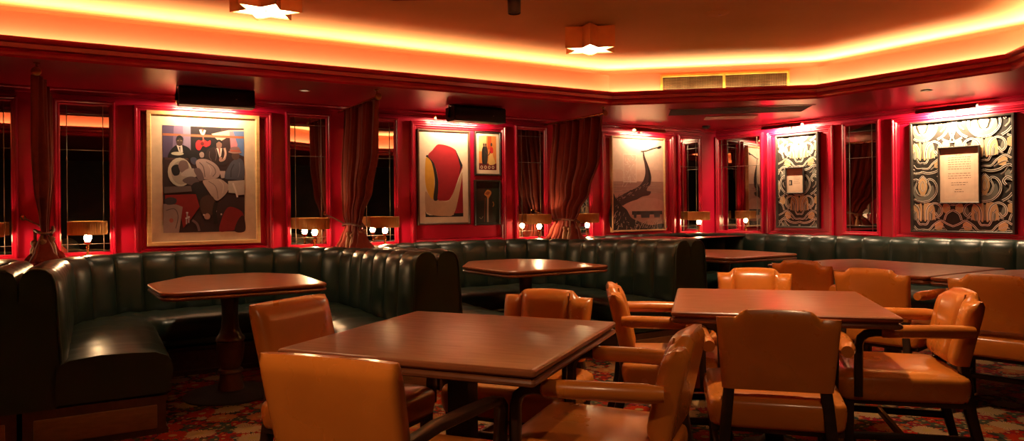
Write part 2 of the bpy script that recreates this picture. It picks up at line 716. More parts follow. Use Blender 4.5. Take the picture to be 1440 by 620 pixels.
trim_run('trim_picture_rail', [(X_W, WALL_Y), C1, C2, R_END], [(0, 2.25), (.035, 2.25), (.035, 2.236), (.02, 2.225), (.016, 2.205), (0, 2.20)], REDM)
trim_run('baseboard_back', [(X_W, WALL_Y), C1, C2, R_END], [(0, 0), (.02, 0), (.02, .1), (.01, .12), (0, .12)], DARK)


# ---------------------------------------------------------------- banquettes
P_CH = .268


def sweep(bm, path, prof, flip=False):
    loops = []
    for (x, y, nx, ny, s) in path:
        loops.append([(x + nx * a, y + ny * a, z) for a, z in prof(x, y, s)])
    loft(bm, loops)


def back_prof(total, crest):
    nch = max(1, round(total / P_CH))
    p = total / nch

    def f(x, y, s):
        ph = (s % p) / p
        e = min(1, abs(math.sin(PI * ph))) ** .5
        c = crest(x, y)
        P = [(0, .21, 0, 0), (0, .78, 0, 0), (.006, c - .06, 0, .1), (.022, c - .022, 0, .4), (.05, c - .004, 0, .8), (.085, c, .1, 1), (.118, c - .010, .4, .9),
             (.142, c - .032, .7, .6), (.158, c - .07, .9, .25), (.165, c - .13, 1, 0), (.170, .70, 1, 0), (.176, .60, 1, 0), (.182, .52, 1, 0), (.184, .45, .8, 0),
             (.16, .40, 0, 0), (.16, .21, 0, 0)]
        return [(a + .034 * e * w, z + .011 * e * wz) for a, z, w, wz in P]
    return f


def seat_prof(x, y, s):
    d = .004 * math.sin(s * 9.3) + .003 * math.sin(s * 23.1 + 1)
    return [(.14, .225), (.14, .42), (.22, .452 + d), (.36, .468 + d), (.50, .466 + d), (.63, .456 + d * .5), (.69, .432), (.715, .395), (.720, .35), (.714, .305), (.700, .282), (.706, .274),
            (.710, .255), (.706, .235), (.66, .225)]


def plinth_prof(x, y, s):
    return [(.012, 0), (.012, .212), (.69, .212), (.69, .19), (.68, .18), (.68, .04), (.69, .03), (.69, 0)]


Y_B, Y_F = 6.56, 4.43


def wrinkle(bm, seed, amt):
    from mathutils import noise
    for v in bm.verts:
        n = noise.noise(Vector((v.co.x * 7 + seed, v.co.y * 7, v.co.z * 5))) + .5 * noise.noise(Vector((v.co.x * 19, v.co.y * 19 + seed, v.co.z * 9)))
        v.co.z += amt * n if .3 < v.co.z else 0


def booth(name, label, pts, ends, loc, rad=.80):
    root = thing(name, label, 'banquette', loc)
    path, tot = rounded_path(pts, rad)
    crest = lambda x, y: .905 + .045 * max(0, min(1, (5.9 - y) / 1.3)) if ends == 2 or x < 5 else .905
    bm = NB()
    sweep(bm, path, back_prof(tot, crest))
    obj('backrest', bm, BLK, root, 50, loc)
    bm = NB()
    sweep(bm, path, seat_prof)
    wrinkle(bm, 3, .006)
    obj('seat', bm, BLK, root, 50, loc)
    bm = NB()
    sweep(bm, path, plinth_prof)
    pl = obj('plinth', bm, PLIN, root, 30, loc)
    for k, e in enumerate((path[0], path[-1])[:ends]):
        x, y, nx, ny, s = e
        bm = NB()
        x0, x1 = x + nx * .06, x + nx * .635
        if x0 > x1:
            x0, x1 = x1, x0
        box(bm, x0, x1, y - .012, y + .01, .035, .165, .006)
        obj('plinth_panel', bm, PANL, pl, 30, loc)
        bm = NB()
        pr = back_prof(tot, crest)(x, y, s)[4:14]
        tube(bm, [(x + nx * a, y - .002, z) for a, z in pr], .007, 8)
        obj('piping', bm, BLK, root, 60, loc)
    return root, path


SEAM, PITCH = -.345, 2.354
b1, path1 = booth('booth_banquette', 'black leather channelled U-shaped booth below the large jazz-scene painting',
                  [(SEAM, Y_F), (SEAM, Y_B), (SEAM + PITCH, Y_B), (SEAM + PITCH, Y_F)], 2, (SEAM + PITCH / 2, 5.5, 0))
b1['group'] = 'curved booths along the window wall'
dup(b1, (SEAM - PITCH / 2, 5.5, 0), 0, 'black leather booth at the left edge, only its rounded end showing', 'curved booths along the window wall')
dup(b1, (SEAM + PITCH * 1.5, 5.5, 0), 0, 'black leather U-shaped booth below the red and yellow abstract picture', 'curved booths along the window wall')
S3 = SEAM + 2 * PITCH
ang = math.atan2(.19, 1)
xr = 6.72 - .19 * (Y_B - 5.6)
b3, path3 = booth('corner_banquette', 'long black leather banquette turning the corner and running along the right wall',
                  [(S3, Y_F), (S3, Y_B), (xr, Y_B), (6.72 + .205 * 4.5, 1.1)], 1, (5.9, 5.0, 0), .78)


def ledge():
    bm = NB()
    for k in (-1, 0, 1):
        prev = None
        for (x, y, nx, ny, s) in path1:
            x += k * PITCH
            if y < 5.6:
                continue
            a, b = bm.verts.new((x + nx * .02, y + ny * .02, .885)), bm.verts.new((x, WALL_Y, .885))
            if prev and abs(prev[2] - x) > 1e-5:
                bm.faces.new((prev[0], a, b, prev[1]))
            prev = (a, b, x)
    prev = None
    for (x, y, nx, ny, s) in path3:
        if y < 5.6 and x < 5:
            continue
        if y > 5.9 and x < 6.95 and nx > -.9:
            q = Vector((x, WALL_Y))
        else:
            d = Vector((x, y)) - WR.p
            q = WR.p + WR.d * max(0, d.dot(WR.d))
        a, b = bm.verts.new((x + nx * .02, y + ny * .02, .885)), bm.verts.new((q.x, q.y, .885))
        if prev:
            bm.faces.new((prev[0], a, b, prev[1]))
        prev = (a, b)
    bmesh.ops.remove_doubles(bm, verts=bm.verts, dist=1e-5)
    return struct('trim_window_ledge', bm, REDM)


ledge()


# ---------------------------------------------------------------- tables
def top_parts(root, poly, z=.76, th=1.0, rad=.018):
    base = fillet(poly, rad, 5)
    bm = NB()
    loops = []
    for d, zz in ((.016, 0), (.006, -.0015), (.001, -.006), (0, -.012), (.001, -.018), (.006, -.023), (.017, -.0255), (.019, -.031)):
        loops.append([(x, y, z + zz * th) for x, y in inset(base, d)])
    loft(bm, loops)
    obj('tabletop', bm, WOOD, root, 35)
    bm = NB()
    loops = []
    for d, zz in ((.03, -.0305), (.010, -.031), (.004, -.034), (.001, -.041), (.003, -.049), (.010, -.054), (.022, -.056), (.05, -.0575)):
        loops.append([(x, y, z + zz * th) for x, y in inset(base, d)])
    loft(bm, loops)
    obj('edge_moulding', bm, WEDG, root, 35)


def square_table(name, label, X, Y, ang, side=.975):
    u, v = room(X, Y)
    r = thing(name, label, 'table', (u, v, 0), ang - YAW, 'square dining tables')
    h = side / 2
    top_parts(r, [(-h, -h), (h, -h), (h, h), (-h, h)])
    bm = NB()
    box(bm, -.045, .045, -.045, .045, .05, .70, .008)
    box(bm, -.30, .30, -.04, .04, .672, .702, .006)
    box(bm, -.04, .04, -.30, .30, .672, .702, .006)
    obj('pedestal', bm, IRON, r)
    bm = NB()
    lathe(bm, [(.17, 0), (.17, .012), (.15, .022), (.08, .04), (.05, .07)], (0, 0, 0), 32)
    obj('base', bm, IRON, r)
    return r


square_table('dining_table', 'square brown wooden table in front, nearest the camera', -.198, 2.753, -.3975)
square_table('dining_table', 'square brown wooden table further right, behind the armchair seen from the back', 1.326, 3.624, -.2593)

BT = [(0, 0), (.95, 0), (.995, .05), (1.0, .80), (.76, 1.14), (.26, 1.17), (-.04, .70)]


def booth_table(label, x, y, poly=BT):
    r = thing('booth_table', label, 'table', (x, y, 0), 0, 'booth tables with cut corners')
    px, py = .45, .48
    top_parts(r, poly, rad=.11)
    bm = NB()
    lathe(bm, [(.06, .71), (.085, .695), (.062, .66), (.054, .60), (.052, .52), (.058, .45), (.076, .405), (.094, .385), (.096, .370), (.086, .362), (.091, .34), (.088, .29), (.080, .235), (.066, .195), (.060, .178),
               (.078, .172), (.084, .155), (.072, .148), (.070, .12), (.076, .09), (.084, .06), (.084, .03)], (px, py, 0), 28)
    obj('pedestal', bm, TURN, r)
    bm = NB()
    lathe(bm, [(.30, 0), (.30, .008), (.285, .016), (.12, .028), (.07, .04), (.05, .06)], (px, py, 0), 40)
    obj('base', bm, IRON, r)
    return r


t1 = booth_table('brown wooden table with cut corners in the booth under the jazz-scene painting', .333, 4.64)
dup(t1, (2.687, 4.64, 0), 0, 'brown wooden table with cut corners in the booth under the abstract picture')
dup(t1, (5.04, 4.62, 0), 0, 'brown wooden table in the far corner, shining with lamp light')

for lab, y0, y1 in (('long brown wooden table along the right banquette, behind the row of orange chairs', 2.68, 3.98),
                    ('brown wooden table at the right edge beyond the long one', 1.36, 2.66)):
    r = thing('long_table', lab, 'table', (5.30, (y0 + y1) / 2, 0), 0, 'tables along the right banquette')
    h = (y1 - y0) / 2
    top_parts(r, [(-.54, -h), (.54, -h), (.54, h - .10), (.30, h), (-.54, h)], rad=.04)
    bm = NB()
    lathe(bm, [(.05, .70), (.07, .68), (.042, .60), (.05, .47), (.08, .41), (.074, .32), (.05, .18), (.068, .16), (.058, .12), (.07, .03)], (.16, 0, 0), 24)
    obj('pedestal', bm, TURN, r)
    bm = NB()
    lathe(bm, [(.20, 0), (.20, .008), (.10, .028), (.05, .06)], (.16, 0, 0), 36)
    obj('base', bm, IRON, r)


# ---------------------------------------------------------------- chairs
def smoothstep(a, b, x):
    t = max(0, min(1, (x - a) / (b - a)))
    return t * t * (3 - 2 * t)


def seat_mesh(wf, wr, dep, z0, z1, n=28):
    """upholstered seat: rounded trapezium, boxed sides, domed top"""
    hf, hr, d = wf / 2, wr / 2, dep / 2
    poly = fillet([(-hr, -d), (hr, -d), (hf, d), (-hf, d)], .055, 5)
    bm = NB()
    T = z1 - z0

    def lp(k, z, dz=0):
        return [(x * k, y * k, z) for x, y in poly]
    loops = [lp(k, z0 + T * t) for k, t in ((.93, 0), (.985, .05), (1.0, .14), (1.015, .35), (1.022, .58), (1.01, .74), (.985, .825), (.965, .835), (.945, .875), (.86, .945), (.70, .985), (.45, 1.01), (.2, 1.02), (.02, 1.02))]
    loft(bm, loops)
    return bm


def back_grid(ztop, zb, wt, wb, thick, yb, lean, panels, ns=44, nt=14):
    """upholstered back: front bulged in channels, rear flat; local x across, -y is the rear"""
    bm = NB()
    front, rear = [], []
    for j in range(nt + 1):
        t = j / nt
        fr, rr = [], []
        for i in range(ns + 1):
            s = -1 + 2 * i / ns
            zt = ztop(s)
            z = zb + t * (zt - zb)
            hw = (wb + (wt - wb) * ((z - zb) / .34)) / 2
            x = s * hw
            edge = (.45 + .55 * max(0, 1 - abs(s) ** 12) ** .5) * (.35 + .65 * max(0, 1 - t ** 14) ** .5)
            bul = 0
            if panels:
                a = abs(s)
                if a < panels:
                    q = a / panels
                    bul = .036 * (1 - q ** 6) ** .5
                else:
                    q = (a - panels) / (1 - panels)
                    bul = .024 * max(0, 1 - abs(2 * q - 1) ** 4) ** .5
                bul *= max(0, 1 - t ** 10) ** .5 * smoothstep(-.05, .12, t)
            else:
                bul = .014 * (1 - s ** 6) * (1 - (2 * t - 1) ** 6)
            y0 = yb - lean * (z - zb) / .34
            mid = y0 + thick * .5
            fr.append((x, mid + thick * .5 * edge + bul, z))
            rr.append((x, mid - thick * .5 * edge ** 1.0, z))
        front.append(fr)
        rear.append(rr)
    F = [[bm.verts.new(p) for p in r] for r in front]
    B = [[bm.verts.new(p) for p in r] for r in rear]
    for G in (F, B):
        for j in range(nt):
            for i in range(ns):
                bm.faces.new((G[j][i], G[j][i + 1], G[j + 1][i + 1], G[j + 1][i]))
    for j in range(nt):
        for i in (0, ns):
            bm.faces.new((F[j][i], F[j + 1][i], B[j + 1][i], B[j][i]))
    for i in range(ns):
        for j in (0, nt):
            bm.faces.new((F[j][i], F[j][i + 1], B[j][i + 1], B[j][i]))
    bmesh.ops.remove_doubles(bm, verts=bm.verts, dist=1e-5)
    return bm


def crest_scallop(s):
    a = abs(s)
    return .798 + .030 * (1 - smoothstep(.52, .70, a)) + .006 * (1 - min(1, a / .55) ** 2)


def build_armchair(label):
    r = thing('armchair', label, 'chair', (0, 0, 0), 0, 'orange leather armchairs')
    YB = -.285
    obj('seat', seat_mesh(.58, .52, .56, .335, .475), TAN, r, 50)
    obj('backrest', back_grid(crest_scallop, .50, .475, .425, .064, YB - .006, .075, .54), TAN, r, 60)
    for sx in (-1, 1):
        bm = NB()
        pts = []
        for k in range(9):
            t = k / 8
            z = .52 + t * (crest_scallop(.55) - .005 - .52)
            hw = (.425 + .05 * ((z - .50) / .34)) / 2
            pts.append((sx * .545 * hw, YB - .075 * (z - .5) / .34 + .062, z))
        tube(bm, pts, .004, 6)
        obj('piping', bm, TANP, r, 60)
    for sx in (-1, 1):
        bm = NB()
        tube(bm, [(sx * .262, YB + .0, .668), (sx * .270, YB + .05, .668), (sx * .285, -.10, .667), (sx * .292, .03, .664), (sx * .293, .095, .662), (sx * .293, .103, .662)],
             [.024, .031, .031, .030, .029, .022], 14)
        obj('armrest', bm, TAN, r, 60)
        bm = NB()
        pts = [(sx * .293, .085, .660), (sx * .293, .13, .659), (sx * .293, .165, .650), (sx * .293, .188, .630), (sx * .293, .197, .60), (sx * .292, .199, .50), (sx * .288, .20, .36)]
        bar(bm, pts, .032, .036, .35)
        obj('arm_support', bm, DARK, r, 45)
        bm = NB()
        bar(bm, [(sx * .245, .235, .36), (sx * .245, .235, .25), (sx * .240, .235, 0)], [.046, .044, .034], [.046, .044, .034])
        obj('leg', bm, DARK, r, 45)
        bm = NB()
        bar(bm, [(sx * .184, YB + .026, .53), (sx * .185, YB + .022, .50), (sx * .195, YB + .012, .40), (sx * .205, YB + .0, .28), (sx * .21, YB - .04, .12), (sx * .212, YB - .075, 0)],
            [.044, .044, .044, .042, .038, .034], [.036, .04, .046, .046, .04, .034])
        obj('leg', bm, DARK, r, 45)
        bm = NB()
        bar(bm, [(sx * .21, YB - .025, .165), (sx * .242, .235, .165)], .022, .034)
        obj('stretcher', bm, DARK, r, 45)
    bm = NB()
    bar(bm, [(-.225, .0, .165), (.225, .0, .165)], .022, .032)
    obj('stretcher', bm, DARK, r, 45)
    bm = NB()
    box(bm, -.255, .255, -.255, .255, .315, .350, .006)
    obj('seat_frame', bm, DARK, r, 45)
    return r


def build_plain_chair(label):
    r = thing('square_backed_chair', label, 'chair', (0, 0, 0), 0, 'square-backed orange leather chairs')
    YB = -.27
    obj('seat', seat_mesh(.53, .50, .54, .36, .485), TAN, r, 50)
    obj('backrest', back_grid(lambda s: .855 - .004 * s * s, .50, .435, .415, .075, YB - .02, .085, 0), TAN, r, 60)
    for sx in (-1, 1):
        bm = NB()
        bar(bm, [(sx * .20, YB - .01, .615), (sx * .235, YB + .10, .640), (sx * .262, .0, .640), (sx * .272, .14, .632), (sx * .272, .20, .622), (sx * .272, .228, .595), (sx * .270, .232, .55), (sx * .262, .232, .40)],
            [.036, .044, .05, .05, .046, .042, .040, .040], [.030, .026, .024, .024, .026, .034, .036, .038])
        obj('armrest', bm, DARK, r, 45)
        bm = NB()
        bar(bm, [(sx * .235, .225, .40), (sx * .235, .225, .25), (sx * .230, .225, 0)], [.046, .044, .034], [.046, .044, .034])
        obj('leg', bm, DARK, r, 45)
        bm = NB()
        bar(bm, [(sx * .188, YB + .012, .53), (sx * .188, YB + .010, .50), (sx * .195, YB + .012, .40), (sx * .20, YB - .01, .26), (sx * .205, YB - .075, 0)],
            [.042, .042, .042, .04, .034], [.036, .04, .045, .044, .034])
        obj('leg', bm, DARK, r, 45)
        bm = NB()
        bar(bm, [(sx * .203, YB - .03, .165), (sx * .232, .225, .165)], .022, .034)
        obj('stretcher', bm, DARK, r, 45)
    bm = NB()
    bar(bm, [(-.218, .0, .165), (.218, .0, .165)], .022, .032)
    obj('stretcher', bm, DARK, r, 45)
    bm = NB()
    box(bm, -.24, .24, -.25, .25, .34, .375, .006)
    obj('seat_frame', bm, DARK, r, 45)
    return r


GA, GP = 'orange leather armchairs', 'square-backed orange leather chairs'
PLACED = {}


def place(kind, label, X, Y, face, back=.34):
    """X, Y: where the middle of the top of the back stands (ahead/beside the camera); face: heading it faces, degrees"""
    u, v = room(X, Y)
    a = math.radians(face) - YAW
    d = (math.cos(a), math.sin(a))
    loc = (u + d[0] * back, v + d[1] * back, 0)
    rz = a - PI / 2
    if kind not in PLACED:
        c = PLACED[kind] = build_armchair(label) if kind == 'arm' else build_plain_chair(label)
        c.location = loc
        c.rotation_euler = (0, 0, rz)
        return c
    return dup(PLACED[kind], loc, rz, label, GA if kind == 'arm' else GP)


place('arm', 'orange leather armchair seen straight from behind at the right square table', 1.045, 2.80, 74.7)
place('arm', 'orange armchair in profile facing left, right of the nearest square table', .615, 2.40, 157)
place('arm', 'orange armchair behind the nearest square table, facing the camera', .185, 3.60, -115)
place('arm', 'orange armchair facing right, at the left side of the right square table', .52, 3.84, -6)
place('arm', 'orange armchair behind the right square table, front of its back showing', 1.60, 4.70, -107)
place('arm', 'orange armchair in profile facing left, right end of the right square table', 2.19, 3.42, 165)
place('arm', 'orange armchair seen from behind at the far end of the right-hand row', 2.145, 5.29, 40)
place('arm', 'orange armchair seen from behind in the middle of the right-hand row', 2.30, 4.57, 42)
place('arm', 'orange armchair seen from behind at the right edge, nearest of its row', 2.77, 4.09, 44)
place('plain', 'square-backed orange leather chair seen from behind, nearest the camera', -.50, 1.90, 69)
place('plain', 'square-backed orange leather chair at the left corner of the nearest table', -.99, 3.14, -28)


# ---------------------------------------------------------------- pictures
class Art:
    def __init__(s, w, h, y=0):
        s.bm = NB()
        s.w, s.h, s.y = w, h, y
        s.mats, s.n, s.last = [], 0, None

    def poly(s, pts, col):
        m = ink(col)
        if m not in s.mats:
            s.mats.append(m)
        s.n += m is not s.last
        s.last = m
        y = s.y - .00006 * s.n
        vs = [s.bm.verts.new(((p[0] - .5) * s.w, y, p[1] * s.h)) for p in pts]
        try:
            f = s.bm.faces.new(vs)
        except ValueError:
            return
        f.material_index = s.mats.index(m)

    def rect(s, x0, y0, x1, y1, col):
        s.poly([(x0, y0), (x1, y0), (x1, y1), (x0, y1)], col)

    def ell(s, cx, cy, rx, ry, col, rot=0, n=20):
        c, q = math.cos(rot), math.sin(rot)
        s.poly([(cx + rx * math.cos(2 * PI * i / n) * c - ry * math.sin(2 * PI * i / n) * q, cy + rx * math.cos(2 * PI * i / n) * q + ry * math.sin(2 * PI * i / n) * c) for i in range(n)], col)

    def blob(s, ctrl, col, seg=6):
        """closed smooth curve through control points"""
        n = len(ctrl)
        out = []
        for i in range(n):
            p0, p1, p2, p3 = ctrl[i - 1], ctrl[i], ctrl[(i + 1) % n], ctrl[(i + 2) % n]
            for k in range(seg):
                t = k / seg
                out.append(tuple(.5 * (2 * p1[a] + (p2[a] - p0[a]) * t + (2 * p0[a] - 5 * p1[a] + 4 * p2[a] - p3[a]) * t * t + (3 * p1[a] - p0[a] - 3 * p2[a] + p3[a]) * t ** 3) for a in (0, 1)))
        s.poly(out, col)

    def stroke(s, ctrl, wd, col, seg=7, taper=False):
        n = len(ctrl)
        pts = []
        for i in range(n - 1):
            p0, p1, p2, p3 = ctrl[max(i - 1, 0)], ctrl[i], ctrl[i + 1], ctrl[min(i + 2, n - 1)]
            for k in range(seg + (i == n - 2)):
                t = k / seg
                pts.append(tuple(.5 * (2 * p1[a] + (p2[a] - p0[a]) * t + (2 * p0[a] - 5 * p1[a] + 4 * p2[a] - p3[a]) * t * t + (3 * p1[a] - p0[a] - 3 * p2[a] + p3[a]) * t ** 3) for a in (0, 1)))
        m = ink(col)
        if m not in s.mats:
            s.mats.append(m)
        s.n += m is not s.last
        s.last = m
        y = s.y - .00006 * s.n
        mi = s.mats.index(m)
        prev = None
        asp = s.h / s.w
        N = len(pts)
        for i, p in enumerate(pts):
            a, b = pts[max(i - 1, 0)], pts[min(i + 1, N - 1)]
            dx, dy = (b[0] - a[0]), (b[1] - a[1]) * asp
            L = math.hypot(dx, dy) or 1
            w = wd * (1 - .75 * abs(2 * i / (N - 1) - 1) ** 2 if taper else 1) / 2
            ox, oy = -dy / L * w, dx / L * w / asp
            cur = [s.bm.verts.new(((p[0] + ox - .5) * s.w, y, (p[1] + oy) * s.h)), s.bm.verts.new(((p[0] - ox - .5) * s.w, y, (p[1] - oy) * s.h))]
            if prev:
                f = s.bm.faces.new((prev[0], prev[1], cur[1], cur[0]))
                f.material_index = mi
            prev = cur

    def done(s, name, parent):
        return obj(name, s.bm, s.mats, parent, 0)


def frame_root(w, x0, x1, z0, z1, label, cat='picture', name='framed_picture', group=None):
    r = thing(name, label, cat, w.at((x0 + x1) / 2, 0, z0), w.rot, group)
    return r, x1 - x0, z1 - z0


def frame_mesh(root, W, H, fw, depth, m, name='frame', back=0):
    bm = NB()
    rect_sweep(bm, -W / 2, W / 2, 0, H, [(0, back), (0, depth - .006), (.004, depth), (fw - .006, depth), (fw, depth - .008), (fw, depth - .018), (fw, back)])
    obj(name, bm, m, root, 30)


def offset_art(art_obj, x, z):
    art_obj.location = (x, 0, z)


# --- large jazz-scene painting
def jazz():
    r, W, H = frame_root(WB, .380, 1.304, .943, 2.105, 'large gilt-framed painting of musicians on a wide cream mount')
    frame_mesh(r, W, H, .036, .045, GOLDF)
    a = Art(W - .06, H - .06, -.022)
    a.rect(0, 0, 1, 1, (.66, .50, .36))
    o = a.done('mount', r)
    offset_art(o, 0, .03)
    a = Art(.665, .93, -.024)

    def Q(*p):
        return [((p[k] - 30) / 425, 1 - (p[k + 1] - 43) / 539) for k in range(0, len(p), 2)]

    blk, dkb, brn, cre, gry, red = (.016, .012, .016), (.045, .024, .026), (.095, .045, .034), (.50, .37, .31), (.17, .12, .12), (.26, .016, .018)
    a.rect(0, 0, 1, 1, (.055, .026, .028))
    a.poly(Q(30, 43, 172, 43, 172, 205, 30, 205), (.19, .13, .22))
    a.poly(Q(30, 43, 88, 43, 76, 205, 30, 205), (.10, .07, .14))
    a.poly(Q(132, 43, 172, 43, 172, 180, 138, 180), (.26, .19, .28))
    a.poly(Q(172, 43, 330, 43, 330, 215, 172, 215), (.022, .013, .018))
    a.poly(Q(280, 78, 372, 55, 455, 50, 455, 100, 365, 92, 322, 118), (.62, .42, .33))
    a.poly(Q(392, 58, 455, 58, 455, 190, 428, 180, 404, 140), (.13, .19, .36))
    a.poly(Q(376, 60, 396, 60, 420, 130, 408, 165, 382, 150), (.48, .20, .24))
    a.poly(Q(30, 84, 455, 84, 455, 96, 30, 96), (.34, .13, .07))
    a.poly(Q(120, 84, 172, 84, 172, 96, 120, 96), (.30, .16, .16))
    # rear left figure with a pale shirt
    a.blob(Q(56, 206, 70, 168, 98, 142, 132, 140, 166, 158, 180, 196, 150, 212, 100, 214), blk)
    a.poly(Q(100, 142, 128, 142, 132, 176, 116, 186), (.58, .50, .47))
    a.poly(Q(112, 150, 119, 150, 118, 182), (.05, .03, .03))
    a.ell(*Q(115, 120)[0], .042, .048, (.075, .038, .032))
    a.blob(Q(97, 112, 106, 95, 122, 93, 134, 106, 132, 118, 116, 106, 100, 120), blk)
    a.poly(Q(103, 116, 113, 116, 113, 121, 103, 121), (.2, .14, .12))
    a.poly(Q(118, 116, 128, 116, 128, 121, 118, 121), (.2, .14, .12))
    a.ell(*Q(104, 184)[0], .075, .016, (.52, .46, .36))
    a.poly(Q(40, 206, 176, 206, 176, 216, 40, 216), (.10, .05, .045))
    # red guitar and hands
    a.blob(Q(198, 128, 212, 112, 226, 116, 240, 108, 258, 118, 274, 112, 274, 134, 252, 146, 234, 142, 218, 164, 200, 156), (.50, .035, .045))
    a.ell(*Q(232, 130)[0], .022, .018, (.16, .02, .02))
    a.stroke(Q(238, 118, 236, 90, 232, 56), .016, (.45, .12, .08))
    a.stroke(Q(222, 58, 228, 76, 238, 80, 246, 60), .026, (.62, .48, .42))
    a.blob(Q(216, 182, 228, 172, 240, 180, 238, 198, 222, 200), (.36, .25, .23))
    # rear right figure in a dark suit with a saxophone
    a.blob(Q(246, 214, 254, 168, 282, 148, 330, 142, 360, 156, 374, 200, 360, 236, 300, 238), dkb)
    a.poly(Q(306, 150, 336, 150, 330, 190, 322, 200), (.58, .50, .46))
    a.poly(Q(318, 154, 326, 154, 324, 196), (.32, .03, .03))
    a.stroke(Q(300, 152, 306, 182, 300, 214), .010, (.14, .09, .09))
    a.stroke(Q(270, 168, 268, 196, 280, 216), .008, (.14, .09, .09))
    a.ell(*Q(320, 132)[0], .036, .042, (.26, .15, .125))
    a.blob(Q(304, 126, 308, 110, 324, 106, 338, 116, 336, 126, 320, 116), blk)
    a.stroke(Q(348, 148, 354, 176, 346, 206, 326, 214, 330, 196), .030, (.42, .24, .20))
    a.stroke(Q(350, 152, 354, 180, 344, 204), .008, (.70, .50, .40))
    # right figure with a hat, seen from behind
    a.blob(Q(346, 304, 362, 256, 392, 214, 430, 200, 452, 226, 452, 306, 400, 312), (.10, .095, .125))
    a.stroke(Q(400, 230, 384, 262, 382, 300), .010, (.045, .04, .055))
    a.stroke(Q(428, 222, 430, 260, 420, 300), .008, (.17, .16, .20))
    a.ell(*Q(408, 188)[0], .050, .040, (.12, .06, .05))
    a.ell(*Q(405, 168)[0], .085, .014, (.36, .20, .17))
    a.blob(Q(380, 166, 386, 144, 424, 142, 432, 166), (.25, .14, .15))
    a.poly(Q(380, 158, 432, 158, 432, 166, 380, 166), (.40, .10, .06))
    # pale round table with a dark figure bent over it
    a.ell(*Q(116, 277)[0], .145, .135, (.47, .40, .33))
    a.ell(*Q(122, 280)[0], .118, .112, (.34, .28, .24))
    a.blob(Q(72, 262, 84, 244, 106, 240, 116, 262, 110, 290, 84, 294), blk)
    a.blob(Q(108, 240, 122, 218, 150, 222, 160, 250, 150, 276, 122, 278, 112, 262), (.20, .125, .12))
    a.blob(Q(120, 290, 150, 262, 186, 258, 210, 276, 196, 300, 150, 300), (.40, .32, .30))
    a.blob(Q(128, 318, 160, 300, 196, 304, 214, 330, 190, 344, 150, 336), (.13, .085, .09))
    a.ell(*Q(183, 196)[0], .062, .052, blk)
    a.blob(Q(170, 208, 184, 200, 200, 206, 204, 226, 190, 238, 174, 230), (.075, .07, .11))
    # dancer in a pale jacket
    a.blob(Q(198, 222, 222, 208, 262, 212, 304, 236, 324, 270, 314, 300, 276, 312, 238, 310, 232, 280, 206, 258), (.38, .265, .25))
    a.stroke(Q(250, 222, 288, 246, 300, 276, 284, 298), .008, (.13, .08, .08))
    a.stroke(Q(216, 226, 236, 250, 244, 300), .010, (.15, .09, .09))
    a.stroke(Q(262, 238, 276, 264, 270, 290), .006, (.52, .40, .37))
    a.blob(Q(186, 262, 214, 256, 232, 282, 238, 314, 214, 320, 200, 296), (.16, .10, .105))
    a.poly(Q(320, 268, 352, 268, 346, 304, 330, 306), (.42, .31, .29))
    a.blob(Q(174, 352, 190, 330, 226, 330, 252, 366, 256, 400, 220, 424, 190, 396), (.030, .020, .024))
    a.blob(Q(232, 322, 262, 314, 316, 308, 352, 326, 372, 350, 352, 388, 312, 420, 290, 412, 256, 366), (.42, .30, .265))
    a.stroke(Q(262, 322, 300, 350, 312, 412), .008, (.20, .13, .12))
    a.stroke(Q(318, 314, 340, 340, 336, 384), .006, (.58, .44, .38))
    a.blob(Q(218, 420, 250, 394, 284, 402, 296, 440, 280, 492, 240, 500, 220, 470), brn)
    a.blob(Q(238, 496, 256, 486, 270, 500, 262, 516, 242, 514), (.40, .25, .20))
    # right-hand table cloth, lower corners
    a.poly(Q(366, 320, 455, 314, 455, 390, 412, 394, 404, 384, 368, 380), (.46, .37, .32))
    a.stroke(Q(392, 330, 410, 380, 416, 404), .022, (.60, .50, .45))
    a.poly(Q(36, 352, 170, 346, 176, 374, 36, 384), (.15, .10, .10))
    a.poly(Q(40, 392, 196, 388, 214, 452, 180, 500, 130, 560, 108, 450, 40, 430), red)
    a.poly(Q(30, 436, 96, 440, 128, 452, 108, 582, 30, 582), (.33, .23, .21))
    a.stroke(Q(44, 470, 86, 462, 104, 500, 92, 560), .010, (.14, .09, .085))
    a.ell(*Q(70, 520)[0], .024, .02, (.38, .10, .08))
    a.blob(Q(36, 420, 60, 404, 96, 412, 90, 436, 50, 440), (.07, .05, .06))
    a.blob(Q(316, 576, 336, 500, 366, 456, 410, 462, 444, 486, 446, 520, 410, 570, 360, 580), (.24, .014, .018))
    a.blob(Q(400, 582, 414, 530, 440, 500, 455, 520, 455, 582), (.05, .014, .016))
    for x, y in ((150, 500), (158, 522), (146, 528)):
        a.stroke(Q(x, y - 16, x, y + 12), .016, (.40, .34, .33))
        a.ell(*Q(x, y - 18)[0], .014, .008, (.60, .54, .52))
    for x, y in ((236, 494), (328, 492), (300, 476)):
        a.ell(*Q(x, y)[0], .010, .009, (.62, .50, .44))
    a.stroke(Q(176, 520, 200, 540, 212, 576), .03, (.20, .12, .12))
    a.stroke(Q(300, 430, 292, 480, 300, 540), .05, (.03, .018, .02))
    o = a.done('artwork', r)
    offset_art(o, -.005, .112)


jazz()


